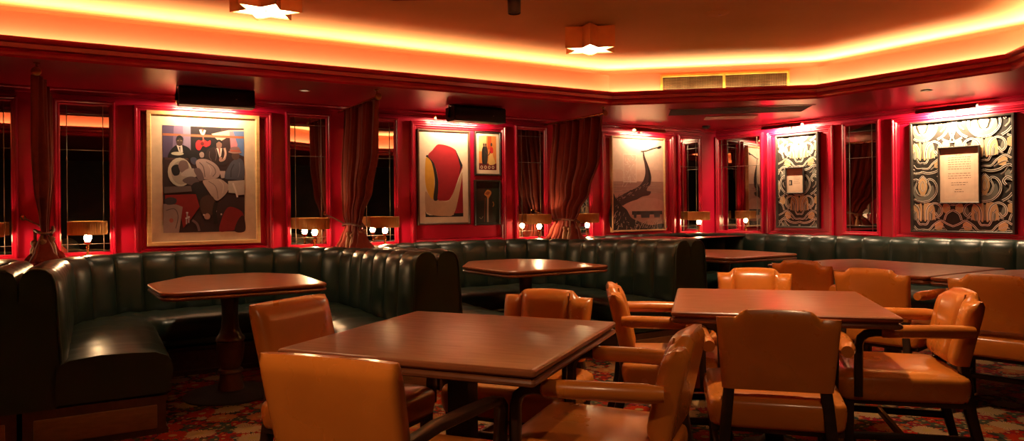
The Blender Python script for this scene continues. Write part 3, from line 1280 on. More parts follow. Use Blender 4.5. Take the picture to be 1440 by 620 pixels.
def abstract():
    r, W, H = frame_root(WB, 2.859, 3.465, 1.071, 2.066, 'tall dark-framed abstract print of a red oval with a yellow side')
    frame_mesh(r, W, H, .022, .04, FBRN)
    a = Art(W - .04, H - .04, -.022)
    cre, red, blk, yel = (.66, .50, .38), (.42, .018, .022), (.02, .012, .014), (.62, .32, .035)
    a.rect(0, 0, 1, 1, cre)
    dred = (.34, .010, .020)
    a.poly([(.88, .53), (.89, .10), (.69, .10)], (.30, .010, .022))
    a.poly([(.12, .13), (.14, .10), (.20, .085), (.69, .085), (.69, .104), (.89, .104), (.89, .065), (.12, .065)], blk)
    a.blob([(.12, .15), (.12, .34), (.20, .30), (.29, .27), (.37, .25), (.586, .24), (.72, .37), (.88, .56), (.80, .30), (.69, .094), (.50, .075), (.30, .082), (.17, .11)], (.50, .31, .20), 4)
    a.blob([(.14, .71), (.20, .70), (.26, .64), (.30, .53), (.30, .40), (.287, .262), (.21, .29), (.15, .36), (.12, .46), (.12, .60)], yel, 5)
    a.blob([(.135, .725), (.19, .735), (.30, .65), (.37, .50), (.385, .36), (.37, .255), (.28, .26), (.31, .42), (.30, .53), (.255, .65), (.20, .70)], blk, 5)
    a.blob([(.18, .73), (.27, .795), (.36, .852), (.44, .862), (.60, .845), (.73, .81), (.77, .76), (.88, .635), (.86, .58), (.80, .50), (.71, .36), (.62, .265), (.56, .244), (.46, .242), (.366, .258), (.378, .36), (.372, .50), (.30, .65)], dred, 5)
    a.poly([(.73, .812), (.75, .80), (.885, .638), (.81, .53), (.835, .62), (.79, .72)], blk)
    a.done('artwork', r).location = (0, 0, .02)


abstract()


def small_dancers():
    r, W, H = frame_root(WB, 3.527, 3.848, 1.596, 2.072, 'small framed print of two standing figures, upper of the small pair')
    frame_mesh(r, W, H, .018, .035, FBLK)
    a = Art(W - .03, H - .03, -.018)
    a.rect(0, 0, 1, 1, (.72, .58, .44))
    a.rect(.13, .10, .87, .93, (.62, .24, .07))
    a.rect(.13, .55, .45, .93, (.60, .42, .20))
    a.rect(.50, .60, .66, .93, (.50, .10, .03))
    a.rect(.13, .10, .87, .26, (.16, .02, .02))
    for x, c in ((.34, (.02, .02, .022)), (.42, (.05, .035, .03))):
        a.blob([(x - .07, .26), (x - .09, .52), (x - .04, .66), (x + .05, .66), (x + .09, .50), (x + .05, .26)], c)
        a.ell(x, .71, .035, .04, (.10, .05, .04))
    a.blob([(.54, .24), (.56, .48), (.62, .64), (.72, .62), (.72, .46), (.82, .26)], (.66, .42, .16))
    a.blob([(.58, .52), (.62, .66), (.72, .64), (.72, .52)], (.5, .03, .03))
    a.ell(.66, .72, .04, .045, (.10, .05, .04))
    a.stroke([(.40, .56), (.52, .46), (.62, .55)], .03, (.10, .05, .04))
    for x in (.24, .40, .56, .72):
        a.ell(x, .165, .055, .04, (.62, .46, .32))
        a.ell(x, .165, .03, .022, (.16, .02, .02))
    a.done('artwork', r).location = (0, 0, .015)


def small_horn():
    r, W, H = frame_root(WB, 3.521, 3.842, 1.055, 1.545, 'small dark framed print with a golden horn shape, lower of the small pair')
    frame_mesh(r, W, H, .018, .035, FBLK)
    a = Art(W - .03, H - .03, -.018)
    a.rect(0, 0, 1, 1, (.035, .028, .018))
    a.rect(.70, .1, .96, .96, (.03, .045, .025))
    a.rect(.06, .55, .40, .96, (.05, .025, .018))
    a.blob([(.36, .70), (.48, .80), (.62, .78), (.66, .72), (.56, .62), (.54, .58), (.48, .58), (.46, .64)], (.52, .24, .07))
    a.blob([(.40, .71), (.50, .765), (.60, .74), (.52, .68)], (.30, .09, .03))
    a.stroke([(.51, .6), (.50, .3), (.50, .04)], .07, (.38, .28, .20))
    a.stroke([(.40, .62), (.38, .35), (.36, .04)], .03, (.20, .06, .02))
    a.stroke([(.72, .52), (.76, .46), (.72, .40)], .035, (.40, .20, .05))
    a.stroke([(.15, .16), (.22, .12), (.30, .18)], .02, (.3, .22, .15))
    a.done('artwork', r).location = (0, 0, .015)


small_dancers()
small_horn()


def headland():
    r, W, H = frame_root(WB, 5.377, 6.236, .933, 2.10, 'pale oak-framed print of a curving horn rising over rocks and sea')
    frame_mesh(r, W, H, .022, .045, FOAK)
    a = Art(W - .04, H - .04, -.026)
    pk, dk, md = (.60, .37, .30), (.022, .014, .016), (.085, .045, .042)
    a.rect(0, 0, 1, 1, pk)
    a.rect(0, .52, 1, 1, (.68, .47, .38))
    a.rect(0, .66, 1, 1, (.70, .52, .43))
    a.rect(0, .40, 1, .53, (.46, .29, .235))
    a.rect(0, 0, 1, .40, (.52, .30, .25))
    for i in range(16):
        y = .41 + .0075 * i
        a.stroke([(random.uniform(0, .4), y), (random.uniform(.45, .6), y + .003), (random.uniform(.6, 1), y)], .004, (.30, .19, .18) if i % 2 else (.55, .40, .36))
    a.rect(.20, .52, .46, .83, (.74, .58, .50))
    a.rect(.215, .53, .45, .82, (.66, .46, .38))
    for i in range(30):
        x, y = random.uniform(.2, .45), random.uniform(.5, .82)
        a.stroke([(x, y), (x + random.uniform(-.06, .06), y + random.uniform(-.07, .07))], .005, (.80, .68, .62))
    a.blob([(.0, .30), (.10, .36), (.30, .42), (.48, .47), (.58, .53), (.63, .62), (.62, .72), (.59, .80), (.61, .85), (.63, .80), (.71, .68), (.75, .58), (.73, .50), (.68, .47), (.66, .43), (.74, .42), (.70, .38), (.55, .36), (.30, .28), (.1, .27)], md)
    a.blob([(.62, .80), (.70, .68), (.74, .58), (.72, .51), (.67, .49), (.70, .58), (.67, .70)], dk)
    a.stroke([(.55, .86), (.66, .87), (.80, .90), (.92, .915)], .018, dk)
    a.ell(.92, .915, .045, .015, dk, .2)
    a.stroke([(.595, .86), (.60, .81)], .02, dk)
    for i in range(60):
        t = random.random()
        x, y = .05 + .62 * t, .32 + .16 * t + random.uniform(-.03, .04)
        a.stroke([(x, y), (x + random.uniform(.02, .06), y + random.uniform(0, .03))], .006, (.40, .27, .24) if i % 2 else (.05, .03, .03))
    a.blob([(.20, .27), (.45, .33), (.72, .35), (.98, .31), (.98, .18), (.5, .15), (.2, .2)], (.60, .36, .30))
    a.rect(.36, .165, .96, .205, dk)
    for x0, x1 in ((.38, .46), (.52, .72), (.78, .93)):
        a.poly([(x0, .205), (x1, .205), (x1 - .02, .13), (x0 + .02, .13)], (.05, .035, .04))
    a.blob([(0, 0), (0, .38), (.06, .34), (.16, .27), (.26, .22), (.34, .14), (.46, .10), (.7, .05), (.98, .06), (.98, 0)], (.035, .02, .02))
    for i in range(110):
        x = random.uniform(0, 1)
        y = random.uniform(.0, max(.04, .34 - .8 * x if x < .4 else .10))
        a.stroke([(x, y), (x + random.uniform(-.03, .05), y + random.uniform(-.03, .05))], .01, random.choice(((.40, .27, .22), (.22, .14, .12), (.02, .015, .015), (.55, .42, .34))))
    for i in range(8):
        a.stroke([(.50 + .05 * i, .02), (.58 + .04 * i, .08), (.70 + .03 * i, .12)], .006, (.6, .45, .36))
    a.done('artwork', r).location = (0, 0, .02)


headland()


def nouveau_tile(a, ox, oy, tw, th, clip):
    """one repeat of the swirling tulip wallpaper, drawn twice mirrored; clip keeps it inside the sheet"""
    wht, gld, gry = (.80, .70, .60), (.56, .37, .20), (.20, .19, .16)

    def T(x, y, sx):
        return (ox + (.5 + sx * x) * tw, oy + y * th)

    def ok(pts):
        return all(clip[0] <= p[0] <= clip[2] and clip[1] <= p[1] <= clip[3] for p in pts)

    def st(pts, w, c, sx):
        q = [T(x, y, sx) for x, y in pts]
        # split at the sheet's edge
        run = []
        dense = []
        for i in range(len(q) - 1):
            for k in range(4):
                t = k / 4
                p0, p1, p2, p3 = q[max(i - 1, 0)], q[i], q[i + 1], q[min(i + 2, len(q) - 1)]
                dense.append(tuple(.5 * (2 * p1[d] + (p2[d] - p0[d]) * t + (2 * p0[d] - 5 * p1[d] + 4 * p2[d] - p3[d]) * t * t + (3 * p1[d] - p0[d] - 3 * p2[d] + p3[d]) * t ** 3) for d in (0, 1)))
        dense.append(q[-1])
        for p in dense + [None]:
            if p is not None and clip[0] <= p[0] <= clip[2] and clip[1] <= p[1] <= clip[3]:
                run.append(p)
            else:
                if len(run) > 1:
                    late.append((run, w * tw))
                run = []

    def bl(pts, c, sx):
        q = [T(x, y, sx) for x, y in pts]
        q = [(min(max(p[0], clip[0]), clip[2]), min(max(p[1], clip[1]), clip[3])) for p in q]
        xs, ys = [p[0] for p in q], [p[1] for p in q]
        if max(xs) - min(xs) > .01 and max(ys) - min(ys) > .01:
            if ok([T(x, y, sx) for x, y in pts]):
                a.blob(q, c)
            else:
                a.poly(q, c)

    late = []
    for sx in (1, -1):
        bl([(0, .30), (.12, .34), (.20, .44), (.17, .56), (.10, .50), (.06, .42), (0, .40)], gry, sx)
        bl([(0, .40), (.05, .44), (.08, .54), (.05, .66), (0, .70)], gld, sx)
        a_col = [(.04, .02), (.20, .02), (.18, .24), (.05, .26)]
        bl(a_col, gld, sx)
        for q in (.075, .105, .135, .165):
            bl([(q - .008, .02), (q + .004, .02), (q, .24), (q - .006, .24)], (.06, .05, .045), sx)
        bl([(.24, .10), (.30, .06), (.33, .16), (.28, .22)], gry, sx)
        bl([(.44, .42), (.5, .40), (.5, .56), (.46, .54)], gld, sx)
        bl([(.02, .0), (.06, .0), (.05, .16), (.10, .22), (.02, .26)], gld, sx)
        bl([(.10, .0), (.15, .0), (.16, .10), (.11, .13)], gry, sx)
        bl([(.30, .62), (.40, .60), (.44, .70), (.36, .78), (.30, .72)], gry, sx)
        bl([(.34, .14), (.42, .10), (.46, .20), (.40, .28), (.34, .24)], gld, sx)
        bl([(.20, .86), (.30, .84), (.34, .94), (.24, .98)], gld, sx)
        st([(0, .29), (.12, .32), (.22, .42), (.24, .54), (.18, .64), (.10, .66), (.08, .60)], .034, wht, sx)
        st([(.02, .39), (.09, .42), (.13, .52), (.09, .62), (0, .72)], .026, wht, sx)
        st([(.26, .30), (.36, .36), (.44, .48), (.42, .60), (.34, .66), (.28, .60), (.32, .54)], .038, wht, sx)
        st([(.5, .30), (.46, .42), (.48, .54), (.5, .58)], .03, wht, sx)
        st([(.06, .0), (.06, .12), (.10, .22), (.20, .27), (.30, .22), (.32, .12), (.26, .06), (.21, .12)], .034, wht, sx)
        st([(.12, .0), (.125, .10), (.17, .17)], .022, wht, sx)
        st([(.0, .0), (.0, .24)], .018, wht, sx)
        st([(.36, .0), (.40, .10), (.5, .16)], .032, wht, sx)
        st([(.34, .30), (.42, .26), (.5, .24)], .03, wht, sx)
        st([(0, .78), (.10, .76), (.22, .78), (.34, .84), (.44, .80), (.5, .70)], .038, wht, sx)
        st([(0, .84), (.10, .84), (.18, .92), (.30, .99), (.40, .94), (.5, .90)], .03, wht, sx)
        st([(0, .93), (.06, .93), (.10, 1.0)], .03, wht, sx)
        st([(.38, .70), (.42, .76), (.5, .80)], .022, wht, sx)
        st([(0, .46), (.03, .50), (.035, .58), (0, .64)], .018, wht, sx)
        st([(.31, .42), (.37, .48), (.38, .54)], .018, wht, sx)
        st([(.40, .20), (.45, .24), (.5, .34)], .018, wht, sx)
        st([(.20, .0), (.22, .04), (.28, .02)], .018, wht, sx)
        st([(.24, .70), (.30, .74), (.38, .86)], .018, wht, sx)
        st([(.14, .82), (.20, .86), (.30, .90), (.36, .88)], .016, wht, sx)
    for run, w in late:
        a.stroke(run, w * .98, wht, 2)
    for k, (run, w) in enumerate(late):
        a.stroke(run, w * .46, ((.05, .045, .04), (.20, .17, .13), (.05, .045, .04))[k % 3], 2)


def paper_panel(label, x0, x1, z0, z1, fm, phx, phz, inner, inner_label, letter):
    r, W, H = frame_root(WR, x0, x1, z0, z1, label)
    frame_mesh(r, W, H, .024, .06, fm)
    w, h = W - .04, H - .04
    a = Art(w, h, -.030)
    a.rect(0, 0, 1, 1, (.035, .028, .024))
    tw, th = .575 / w, .63 / h
    i0 = -1
    x = phx - tw
    while x < 1:
        y = phz - th
        while y < 1:
            nouveau_tile(a, x, y, tw, th, (0, 0, 1, 1))
            y += th
        x += tw
    a.done('wallpaper_panel', r).location = (0, 0, .02)
    ix0, ix1, iz0, iz1 = inner
    r2, W2, H2 = frame_root(WR, ix0, ix1, iz0, iz1, inner_label, 'picture', 'framed_letter')
    r2.location = WR.at((ix0 + ix1) / 2, -.045, iz0)
    frame_mesh(r2, W2, H2, .016, .030, FBLK)
    a = Art(W2 - .028, H2 - .028, -.012)
    a.rect(0, 0, 1, 1, (.62, .44, .33))
    letter(a)
    a.done('paper', r2).location = (0, 0, .014)


def letter_text(a):
    a.rect(.12, .06, .88, .94, (.66, .47, .35))
    rnd = random.Random(3)
    y = .86
    rows = [(.42, .58, 0)] + [(.22, .80, 1)] * 6 + [None] + [(.22, .80, 1)] * 3 + [None, (.30, .72, 1), (.30, .66, 1), None, (.40, .60, 0), (.38, .62, 0)]
    for q in rows:
        if q:
            x = q[0]
            while x < q[1]:
                wd = min(rnd.uniform(.03, .09), q[1] - x)
                if wd > .015:
                    a.rect(x, y, x + wd, y + .010, (.16, .10, .08))
                x += wd + .018
        y -= .042


def letter_stub(a):
    a.rect(.10, .08, .92, .92, (.68, .50, .38))
    a.rect(.14, .30, .34, .52, (.05, .04, .04))
    a.rect(.17, .34, .25, .48, (.5, .4, .32))
    for i in range(7):
        a.rect(.42, .80 - .07 * i, .82 - .05 * (i % 3), .812 - .07 * i, (.30, .20, .16))


paper_panel('tall narrow black and gold swirling-pattern panel in a dark frame', .192, .761, .961, 2.098, FBLK, .0, .18, (.336, .584, 1.377, 1.695),
            'small black-framed paper mounted on the narrow patterned panel', letter_stub)
paper_panel('large square black and gold swirling-pattern panel at the right', 1.801, 2.754, .945, 2.092, FBLK, .42, .10, (2.082, 2.466, 1.240, 1.809),
            'black-framed typed letter mounted on the large patterned panel', letter_text)


# ---------------------------------------------------------------- picture lights
def picture_light(label, w, x0, x1, z, energy, m=LAMPR, out=.17):
    xc = (x0 + x1) / 2
    r = thing('picture_light', label, 'lamp', w.at(xc, 0, z), w.rot, 'picture lights')
    h = (x1 - x0) / 2
    bm = NB()
    prof = [(-.022, -.012), (-.020, .006), (-.010, .018), (.006, .020), (.018, .012), (.022, -.004), (.018, -.004), (.014, .008), (.004, .014), (-.008, .013), (-.016, .003), (-.018, -.012)]
    loft(bm, [[(x, -out + a * 1.5, b * 1.5) for a, b in prof] for x in (-h, h)])
    obj('shade', bm, m, r, 40)
    bm = NB()
    tube(bm, [(0, -out, .016), (0, -out + .03, .035), (0, -.08, .04), (0, -.02, .02), (0, 0, .0)], .006, 8)
    lathe(bm, [(.001, -.02), (.022, -.02), (.022, .02), (.001, .02)], (0, -.008, 0), 14)
    obj('arm', bm, LAMPR, r, 40)
    o = light('AREA', 'picture_light_tube', w.at(xc, -out - .0, z - .008), energy, (1, .70, .40), shape='RECTANGLE', size=(x1 - x0) * .92, size_y=.014)
    o.rotation_euler = (math.radians(62), 0, w.rot)      # down and back onto the wall
    return r


picture_light('slim brass picture light above the horn and sea print', WB, 5.62, 6.10, 2.165, 6.5, BRASD)
picture_light('dark red picture light above the narrow patterned panel', WR, .10, .64, 2.185, 38)
picture_light('long dark red picture light above the large patterned panel', WR, 1.93, 2.49, 2.175, 46)
picture_light('added brass picture light, hidden behind the speaker, above the jazz-scene painting', WB, .60, 1.12, 2.165, 9, BRASD)  # unseen lamp added behind the speaker to light the painting
picture_light('added brass picture light, hidden behind the speaker, above the abstract print', WB, 3.00, 3.62, 2.165, 9, BRASD)  # likewise an added, hidden lamp for the abstract print


# ---------------------------------------------------------------- table lamps on the ledge
def build_lamp(label):
    r = thing('table_lamp', label, 'lamp', (0, 0, .885), 0, 'small brass lamps on the window ledge')
    bm = NB()
    lathe(bm, [(.055, 0), (.055, .008), (.02, .016), (.010, .03), (.009, .07), (.016, .075), (.009, .082), (.009, .10), (.022, .104), (.026, .112), (.026, .120), (.012, .124), (.008, .15)], (0, 0, 0), 20)
    obj('base', bm, BRASS, r)
    bm = NB()
    lathe(bm, [(.012, .122), (.020, .130), (.027, .146), (.024, .164), (.013, .176), (.003, .18)], (0, 0, 0), 16)
    b = obj('bulb', bm, BULB, r, 60)
    bm = NB()
    lathe(bm, [(.135, .178), (.138, .176), (.138, .182), (.135, .186), (.135, .270), (.138, .274), (.138, .282), (.134, .282), (.131, .272), (.131, .180), (.135, .178)], (0, 0, 0), 36, False)
    n = 48
    for i in range(n):
        a = 2 * PI * i / n
        tube(bm, [(.1365 * math.cos(a), .1365 * math.sin(a), .184), (.1365 * math.cos(a), .1365 * math.sin(a), .272)], .0022, 4)
    obj('shade', bm, SHADE, r, 40)
    bm = NB()
    for i in range(3):
        a = 2 * PI * i / 3
        tube(bm, [(0, 0, .19), (.134 * math.cos(a), .134 * math.sin(a), .26)], .003, 6)
    obj('shade_arm', bm, BRASS, r)
    return r


LAMPS = [(-.053, 'small brass drum lamp in front of the window left of the jazz-scene painting'), (1.757, 'small brass drum lamp in front of the window right of the jazz-scene painting'),
         (2.444, 'small brass drum lamp between the middle curtain and the abstract print'), (4.235, 'small brass drum lamp in the window left of the far curtain'),
         (4.89, 'small brass drum lamp between the far curtain and the horn print'), (6.66, 'small brass drum lamp in the window nearest the corner'),
         (-.735, 'small brass drum lamp in the window at the left edge')]
L0 = None
for x, lab in LAMPS:
    if L0 is None:
        L0 = build_lamp(lab)
        L0.location = (x, 6.61, .885)
    else:
        dup(L0, (x, 6.61, .885), 0, lab)


# ---------------------------------------------------------------- star ceiling lights
def star(label, x, y, rot, z0=2.44, R=.215, zc=2.616):
    r = thing('star_ceiling_light', label, 'ceiling light', (x, y, z0), rot, 'star ceiling lights')
    pts = []
    for i in range(12):
        q = R if i % 2 == 0 else R * .545
        pts.append((q * math.cos(i * PI / 6), q * math.sin(i * PI / 6)))
    bm = NB()
    h = zc - z0
    s = .94
    out, inn = pts, [(a * s, b * s) for a, b in pts]
    loft(bm, [[(a, b, .0) for a, b in inn], [(a, b, .0) for a, b in out], [(a, b, .16) for a, b in out], [(a, b, .16) for a, b in inn]], cap=False, ring=True)
    obj('shell', bm, STARB, r, 20)
    bm = NB()
    loft(bm, [[(a * .99, b * .99, .012) for a, b in inn], [(a * .99, b * .99, .02) for a, b in inn]])
    obj('diffuser', bm, DIFF, r, 20)
    bm = NB()
    lathe(bm, [(.10, .15), (.10, h - .002)], (0, 0, 0), 20)
    loft(bm, [[(a, b, .15) for a, b in inn], [(a, b, .158) for a, b in inn]])
    obj('mount', bm, BRASS, r, 20)
    bm = NB()
    lathe(bm, [(.008, .006), (.008, .013)], (0, 0, 0), 10)
    obj('finial', bm, BRASS, r, 20)
    return r


star('brass star-shaped ceiling light near the middle of the ceiling, whole in view', 3.27, 4.36, .925)
star('brass star-shaped ceiling light at the top edge above the jazz-scene painting', .90, 4.44, .59)


# ---------------------------------------------------------------- speakers, rods, curtains, vents
def speaker(label, x, z=2.0):
    r = thing('wall_speaker', label, 'speaker', (x, 6.25, 2.09), 0, 'black speakers under the soffit')
    bm = NB()
    prof = [(-.10, .0), (.06, .0), (.10, .03), (.10, .135), (-.08, .148), (-.10, .13)]
    loft(bm, [[(xx * s, a, b) for a, b in prof] for xx, s in ((-.285, .93), (-.285, 1), (.285, 1), (.285, .93))][1:3])
    obj('cabinet', bm, BLACK, r, 30)
    bm = NB()
    loft(bm, [[(xx, a, b) for a, b in ((-.098, .006), (-.106, .010), (-.106, .124), (-.098, .128))] for xx in (-.275, .275)])
    obj('grille', bm, GRILM, r, 30)
    bm = NB()
    bar(bm, [(-.295, .0, .04), (-.295, .0, .158), (.295, .0, .158), (.295, .0, .04)], .03, .006)
    obj('bracket', bm, BLACK, r, 30)
    bm = NB()
    lathe(bm, [(.006, 0), (.006, .004)], (.14, -.108, .06), 8)
    obj('badge', bm, WHITE, r, 30)
    return r


sp = speaker('black loudspeaker under the soffit above the jazz-scene painting', .865)
dup(sp, (3.27, 6.25, 2.09), 0, 'black loudspeaker under the soffit above the abstract print')


def rod(label, x):
    r = thing('curtain_rod', label, 'curtain rod', (x, WALL_Y, 2.185), 0, 'brass curtain rods')
    bm = NB()
    tube(bm, [(0, 0, 0), (0, -1.12, 0)], .011, 10)
    obj('pole', bm, BRASS, r)
    bm = NB()
    lathe(bm, [(.0, -.010), (.024, -.008), (.030, 0), (.024, .008), (0, .010)], (0, 0, 0), 18)
    bmesh.ops.rotate(bm, verts=bm.verts, cent=(0, 0, 0), matrix=Matrix.Rotation(PI / 2, 3, 'X'))
    bmesh.ops.translate(bm, verts=bm.verts, vec=(0, -1.125, 0))
    obj('finial', bm, STARB, r)
    bm = NB()
    tube(bm, [(0, -1.09, 0), (0, -1.09, .065)], .007, 8)
    lathe(bm, [(.02, .058), (.02, .065)], (0, -1.09, 0), 12)
    obj('bracket', bm, BRASS, r)


def interp(z, keys):
    for (z0, a), (z1, b) in zip(keys, keys[1:]):
        if z0 >= z >= z1:
            t = (z0 - z) / (z0 - z1)
            t = t * t * (3 - 2 * t)
            return a + (b - a) * t
    return keys[-1][1] if z < keys[-1][0] else keys[0][1]


TIE = 1.10


def curtain(label, x, lab_tie, lab_hook, hook_x):
    r = thing('curtain', label, 'curtain', (x, 6.3, 0), 0, 'russet curtains tied back between the booths')
    bm = NB()
    fr = [(2.17, 5.72), (1.75, 5.76), (1.40, 5.93), (1.20, 6.12), (1.09, 6.20), (.98, 6.10), (.886, 6.02)]
    bk = [(2.17, 6.62), (1.6, 6.70), (1.2, 6.70), (1.09, 6.62), (.98, 6.70), (.886, 6.74)]
    loops = []
    NZ, NT, K = 40, 130, 8
    rr = random.Random(int(x * 100) + 50)
    ph = [rr.uniform(0, 6) for _ in range(4)]
    for j in range(NZ + 1):
        z = 2.17 + (.886 - 2.17) * j / NZ
        a, b = interp(z, fr) - 6.3, interp(z, bk) - 6.3
        amp = interp(z, [(2.17, .045), (1.5, .055), (1.09, .022), (.97, .07), (.886, .13)])
        row = []
        for i in range(NT + 1):
            t = i / NT
            w = math.sin(2 * PI * K * t + ph[0]) + .45 * math.sin(2 * PI * (K * 1.7) * t + ph[1] + z * .9) + .3 * math.sin(2 * PI * 3 * t + ph[2] - z * 1.3)
            row.append((amp * w * .6, a + (b - a) * t + .012 * math.sin(2 * PI * K * t * 2 + ph[3]), z))
        loops.append(row)
    loft(bm, loops, closed=False)
    o = obj('cloth', bm, CLOTH, r, 80)
    md = o.modifiers.new('thickness', 'SOLIDIFY')
    md.thickness = .004
    # tie-back
    t = thing('tasselled_tieback', lab_tie, 'tie-back', (x, 6.4, TIE), 0, 'tasselled curtain tie-backs')
    bm = NB()
    ring_ = [(.062 * math.cos(a), .23 * math.sin(a), .012 * math.sin(a * 2 + 1)) for a in [2 * PI * k / 28 for k in range(29)]]
    tube(bm, ring_, .010, 8)
    tube(bm, [(.052, .05, .03), (.058, -.10, .01), (.05, -.19, -.02)], .011, 8)
    tube(bm, [(0, .21, .0), (hook_x * .4, .30, .05), (hook_x, .385, .10)], .008, 8)
    obj('rope', bm, ROPE, t, 60)
    for k, (yy, zz, xx) in enumerate(((-.22, -.05, .0), (-.15, -.07, -.045), (-.17, -.03, .05), (-.08, -.06, -.06))):
        bm = NB()
        tube(bm, [(xx, yy, 0), (xx, yy, zz)], .006, 6)
        lathe(bm, [(.004, 0), (.022, -.010), (.026, -.028), (.016, -.044), (.019, -.052), (.028, -.075), (.035, -.14), (.036, -.16), (.001, -.16)], (xx, yy, zz), 14)
        obj('tassel', bm, TASS, t, 60)
    h = thing('tieback_hook', lab_hook, 'hook', (x + hook_x, WALL_Y, TIE + .10), 0, 'brass tie-back hooks')
    bm = NB()
    tube(bm, [(0, 0, 0), (0, -.035, 0), (0, -.048, .015)], .006, 8)
    lathe(bm, [(.001, -.012), (.013, 0), (.001, .012)], (0, -.05, .018), 12)
    obj('peg', bm, BRASS, h, 60)
    bm = NB()
    tube(bm, [(0, 0, 0), (0, -.008, 0)], .02, 14)
    obj('plate', bm, BRASS, h, 60)


for x, w1, w2 in ((-.33, 'left-hand', 'left-hand'), (2.05, 'middle', 'middle'), (4.44, 'far', 'far')):
    nb = {'left-hand': 'at the left, seen edge-on between the two left windows', 'middle': 'left of the abstract print, half covering a window', 'far': 'left of the horn and sea print'}[w1]
    ww = {'left-hand': 'leftmost', 'middle': 'middle', 'far': 'rightmost'}[w1]
    rod('brass curtain rod carrying the curtain ' + nb, x)
    curtain('russet curtain ' + nb, x, 'gold rope and tassels tied round the %s russet curtain' % ww, 'brass wall hook holding the rope of the %s russet curtain' % ww, -.16)


def vent():
    # the AC grille lies on the diagonal frieze
    rg = ring(.10)
    a, b = Vector(rg[7]), Vector(rg[6])
    w = Wall(a, b - a)
    L = (b - a).length
    r = thing('ceiling_vent', 'gold-framed double air vent on the orange frieze', 'vent', w.at(L * .56, 0, 2.305), w.rot)
    W, H = 1.16, .175
    bm = NB()
    rect_sweep(bm, -W / 2, W / 2, 0, H, [(0, 0), (0, .012), (.004, .014), (.018, .014), (.022, .008), (.022, 0)])
    box(bm, -.012, .012, -.014, 0, .02, H - .02)
    obj('frame', bm, GRILG, r, 30)
    bm = NB()
    box(bm, -W / 2 + .02, W / 2 - .02, -.002, -.0005, .02, H - .02)
    obj('duct', bm, VOID, r)
    for s in (-1, 1):
        bm = NB()
        x0, x1 = (s * .014, s * (W / 2 - .022))
        x0, x1 = min(x0, x1), max(x0, x1)
        for i in range(10):
            z = .03 + i * .0128
            loft(bm, [[(x, -.010, z), (x, -.004, z + .005), (x, -.004, z + .0065), (x, -.010, z + .0025)] for x in (x0, x1)])
        n = 36
        for i in range(n):
            x = x0 + (x1 - x0) * (i + .5) / n
            box(bm, x - .0012, x + .0012, -.006, -.003, .022, H - .022)
        obj('grille', bm, SLAT, r, 30)
    # return-air slot in the soffit
    d = (b - a).normalized()
    ang = math.atan2(d.y, d.x)
    c = Vector(((5.075 + 6.521) / 2, (5.43 + 5.117) / 2))
    r = thing('air_slot', 'long dark air slot in the red soffit below the gold vent', 'vent', (5.86, 5.25, 2.2485), ang)
    bm = NB()
    box(bm, -.70, .70, -.25, .25, -.002, .0)
    obj('opening', bm, VOID, r)
    bm = NB()
    loft(bm, [[(sx * (.70 + o), sy * (.25 + o), z) for sx, sy in ((-1, -1), (1, -1), (1, 1), (-1, 1))] for o, z in ((0, -.001), (0, -.004), (.02, -.004), (.022, 0))], cap=False)
    obj('rim', bm, SOFF, r, 20)
    bm = NB()
    for i in range(5):
        y = -.17 + i * .085
        box(bm, -.69, .69, y - .003, y + .003, -.0035, -.0015)
    obj('slat', bm, VOID, r)
    r = thing('access_panel', 'pale access panel in the soffit behind the dark air slot', 'panel', (6.25, 5.70, 2.2485), ang)
    bm = NB()
    box(bm, -.28, .28, -.14, .14, -.006, 0, .002)
    obj('hatch', bm, WHITE, r)


vent()


def downlight(label, x, y, energy=0, z=H_SOFF, cone=60, m=WHITE, rad=.045, blend=.6):
    r = thing('downlight', label, 'ceiling light', (x, y, z), 0, 'recessed downlights')
    bm = NB()
    loft(bm, [[(q * math.cos(2 * PI * j / 24), q * math.sin(2 * PI * j / 24), zz) for j in range(24)] for q, zz in ((rad, 0), (rad, -.004), (rad * .9, -.007), (rad * .68, -.005), (rad * .68, 0))], cap=False)
    obj('rim', bm, m, r, 30)
    bm = NB()
    lathe(bm, [(rad * .68, -.003), (rad * .68, -.001)], (0, 0, 0), 20)
    obj('lens', bm, DLENS, r, 30)
    if energy:
        light('SPOT', 'downlight_beam', (x, y, z - .012), energy, (1, .66, .36), spot_size=math.radians(cone), spot_blend=blend, shadow_soft_size=.035)
    return r


downlight('white recessed downlight in the soffit right of the jazz-scene painting', 1.53, 6.03, 0)
downlight('small recessed downlight in the soffit above the big patterned panel', 6.37, 3.557, 0)

r = thing('ceiling_disc', 'flat round disc on the ceiling right of the star light', 'smoke detector', (3.80, 3.58, 2.612), 0)
bm = NB()
lathe(bm, [(.085, 0), (.085, -.006), (.076, -.012), (.02, -.014), (.001, -.014)], (0, 0, 0), 32)
obj('cover', bm, CEIL, r)
bm = NB()
lathe(bm, [(.010, -.013), (.010, -.017), (.001, -.017)], (.03, 0, 0), 10)
obj('sensor', bm, WHITE, r)

r = thing('ceiling_spotlight', 'small black cylinder spotlight at the top edge of the ceiling', 'ceiling light', (2.30, 3.86, 2.475), 0)
bm = NB()
lathe(bm, [(.034, .006), (.040, 0), (.042, .004), (.042, .125), (.036, .135)], (0, 0, 0), 24)
obj('housing', bm, BLACK, r)
bm = NB()
tube(bm, [(0, 0, .12), (0, 0, .138)], .05, 16)
obj('mount', bm, BLACK, r)

r = thing('smoke_detector', 'small dark dome in the soffit near the room corner', 'smoke detector', (6.66, 6.47, 2.25), 0)
bm = NB()
lathe(bm, [(.05, 0), (.05, -.012), (.042, -.026), (.02, -.036), (.001, -.038)], (0, 0, 0), 24)
obj('dome', bm, BLACK, r)
bm = NB()
lathe(bm, [(.012, -.034), (.012, -.042), (.001, -.042)], (0, 0, 0), 12)
obj('lens', bm, WHITE, r)

# ---------------------------------------------------------------- unseen spots added over tables and booths to raise the brightness
WARM2 = (1, .68, .40)


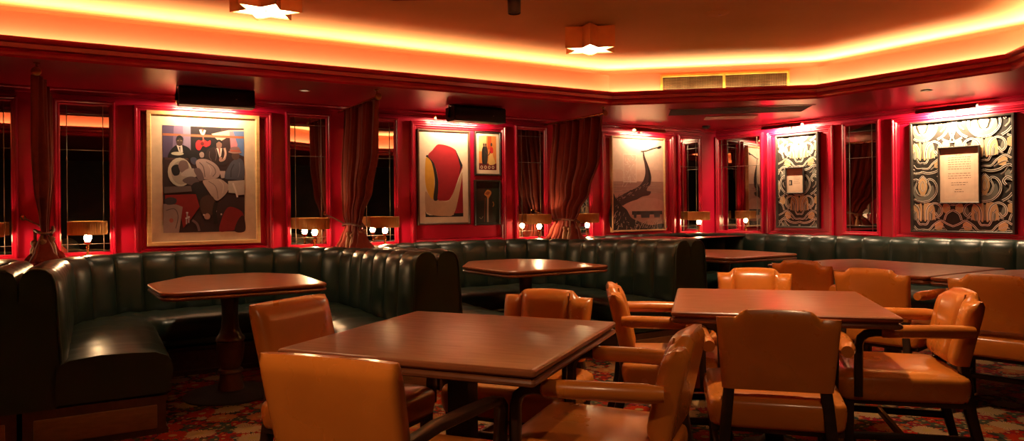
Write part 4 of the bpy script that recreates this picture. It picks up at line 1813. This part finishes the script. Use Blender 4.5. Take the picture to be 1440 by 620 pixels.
def beam(x, y, z, energy, size, blend=.8, soft=.04, col=WARM2, aim=None):
    o = light('SPOT', 'added_fill_spot', (x, y, z), energy, col, spot_size=math.radians(size), spot_blend=blend, shadow_soft_size=soft)  # added spot lamp without a fixture of its own
    if aim is not None:
        d = Vector(aim) - Vector((x, y, z))
        o.rotation_euler = d.to_track_quat('-Z', 'Y').to_euler()
    return o


def T(X, Y):
    return room(X, Y)


for X, Y, e in ((-.2, 2.95, 82), (1.35, 3.75, 92)):
    u, v = T(X, Y)
    beam(u, v, 2.55, e, 95)
for X, Y, e in ((-.75, .75, 70), (1.0, 1.1, 26)):      # added fill from the camera's end of the room, no fixtures modelled
    u, v = T(X, Y)
    beam(u, v, 2.24, e, 78, .9, col=(1, .60, .31), aim=(u + .45, v + .75, .5))
for x, y, z, e in ((.83, 5.32, 2.185, 20), (3.18, 5.32, 2.185, 20), (5.50, 5.25, 2.235, 24), (6.37, 3.557, 2.235, 42), (6.45, 4.9, 2.235, 30)):  # added booth and banquette spots; only one sits at a modelled downlight
    beam(x, y, z, e, 110, col=WARM2)

# ---------------------------------------------------------------- world, camera, colour
w = bpy.data.worlds.new('world')
SC.world = w
w.use_nodes = True
w.node_tree.nodes['Background'].inputs['Color'].default_value = (.010, .005, .003, 1)
w.node_tree.nodes['Background'].inputs['Strength'].default_value = 1

cam = bpy.data.cameras.new('camera')
co = bpy.data.objects.new('camera', cam)
link(co)
cam.sensor_width = 36
cam.lens = 997 / 1440 * 36
cam.shift_y = -19 / 1440
cam.clip_start = .05
ROLL = -.0097
co.matrix_world = Matrix.Translation((0, 0, 1.25)) @ Matrix.Rotation(-YAW, 4, 'Z') @ Matrix.Rotation(PI / 2, 4, 'X') @ Matrix.Rotation(ROLL, 4, 'Z')
SC.camera = co
vs = SC.view_settings
vs.view_transform = 'Standard'
vs.look = 'None'
vs.exposure = 1.0
vs.gamma = 1
vs.use_curve_mapping = False
SC.cycles.use_denoising = True
SC.cycles.max_bounces = 8
SC.cycles.sample_clamp_indirect = 4
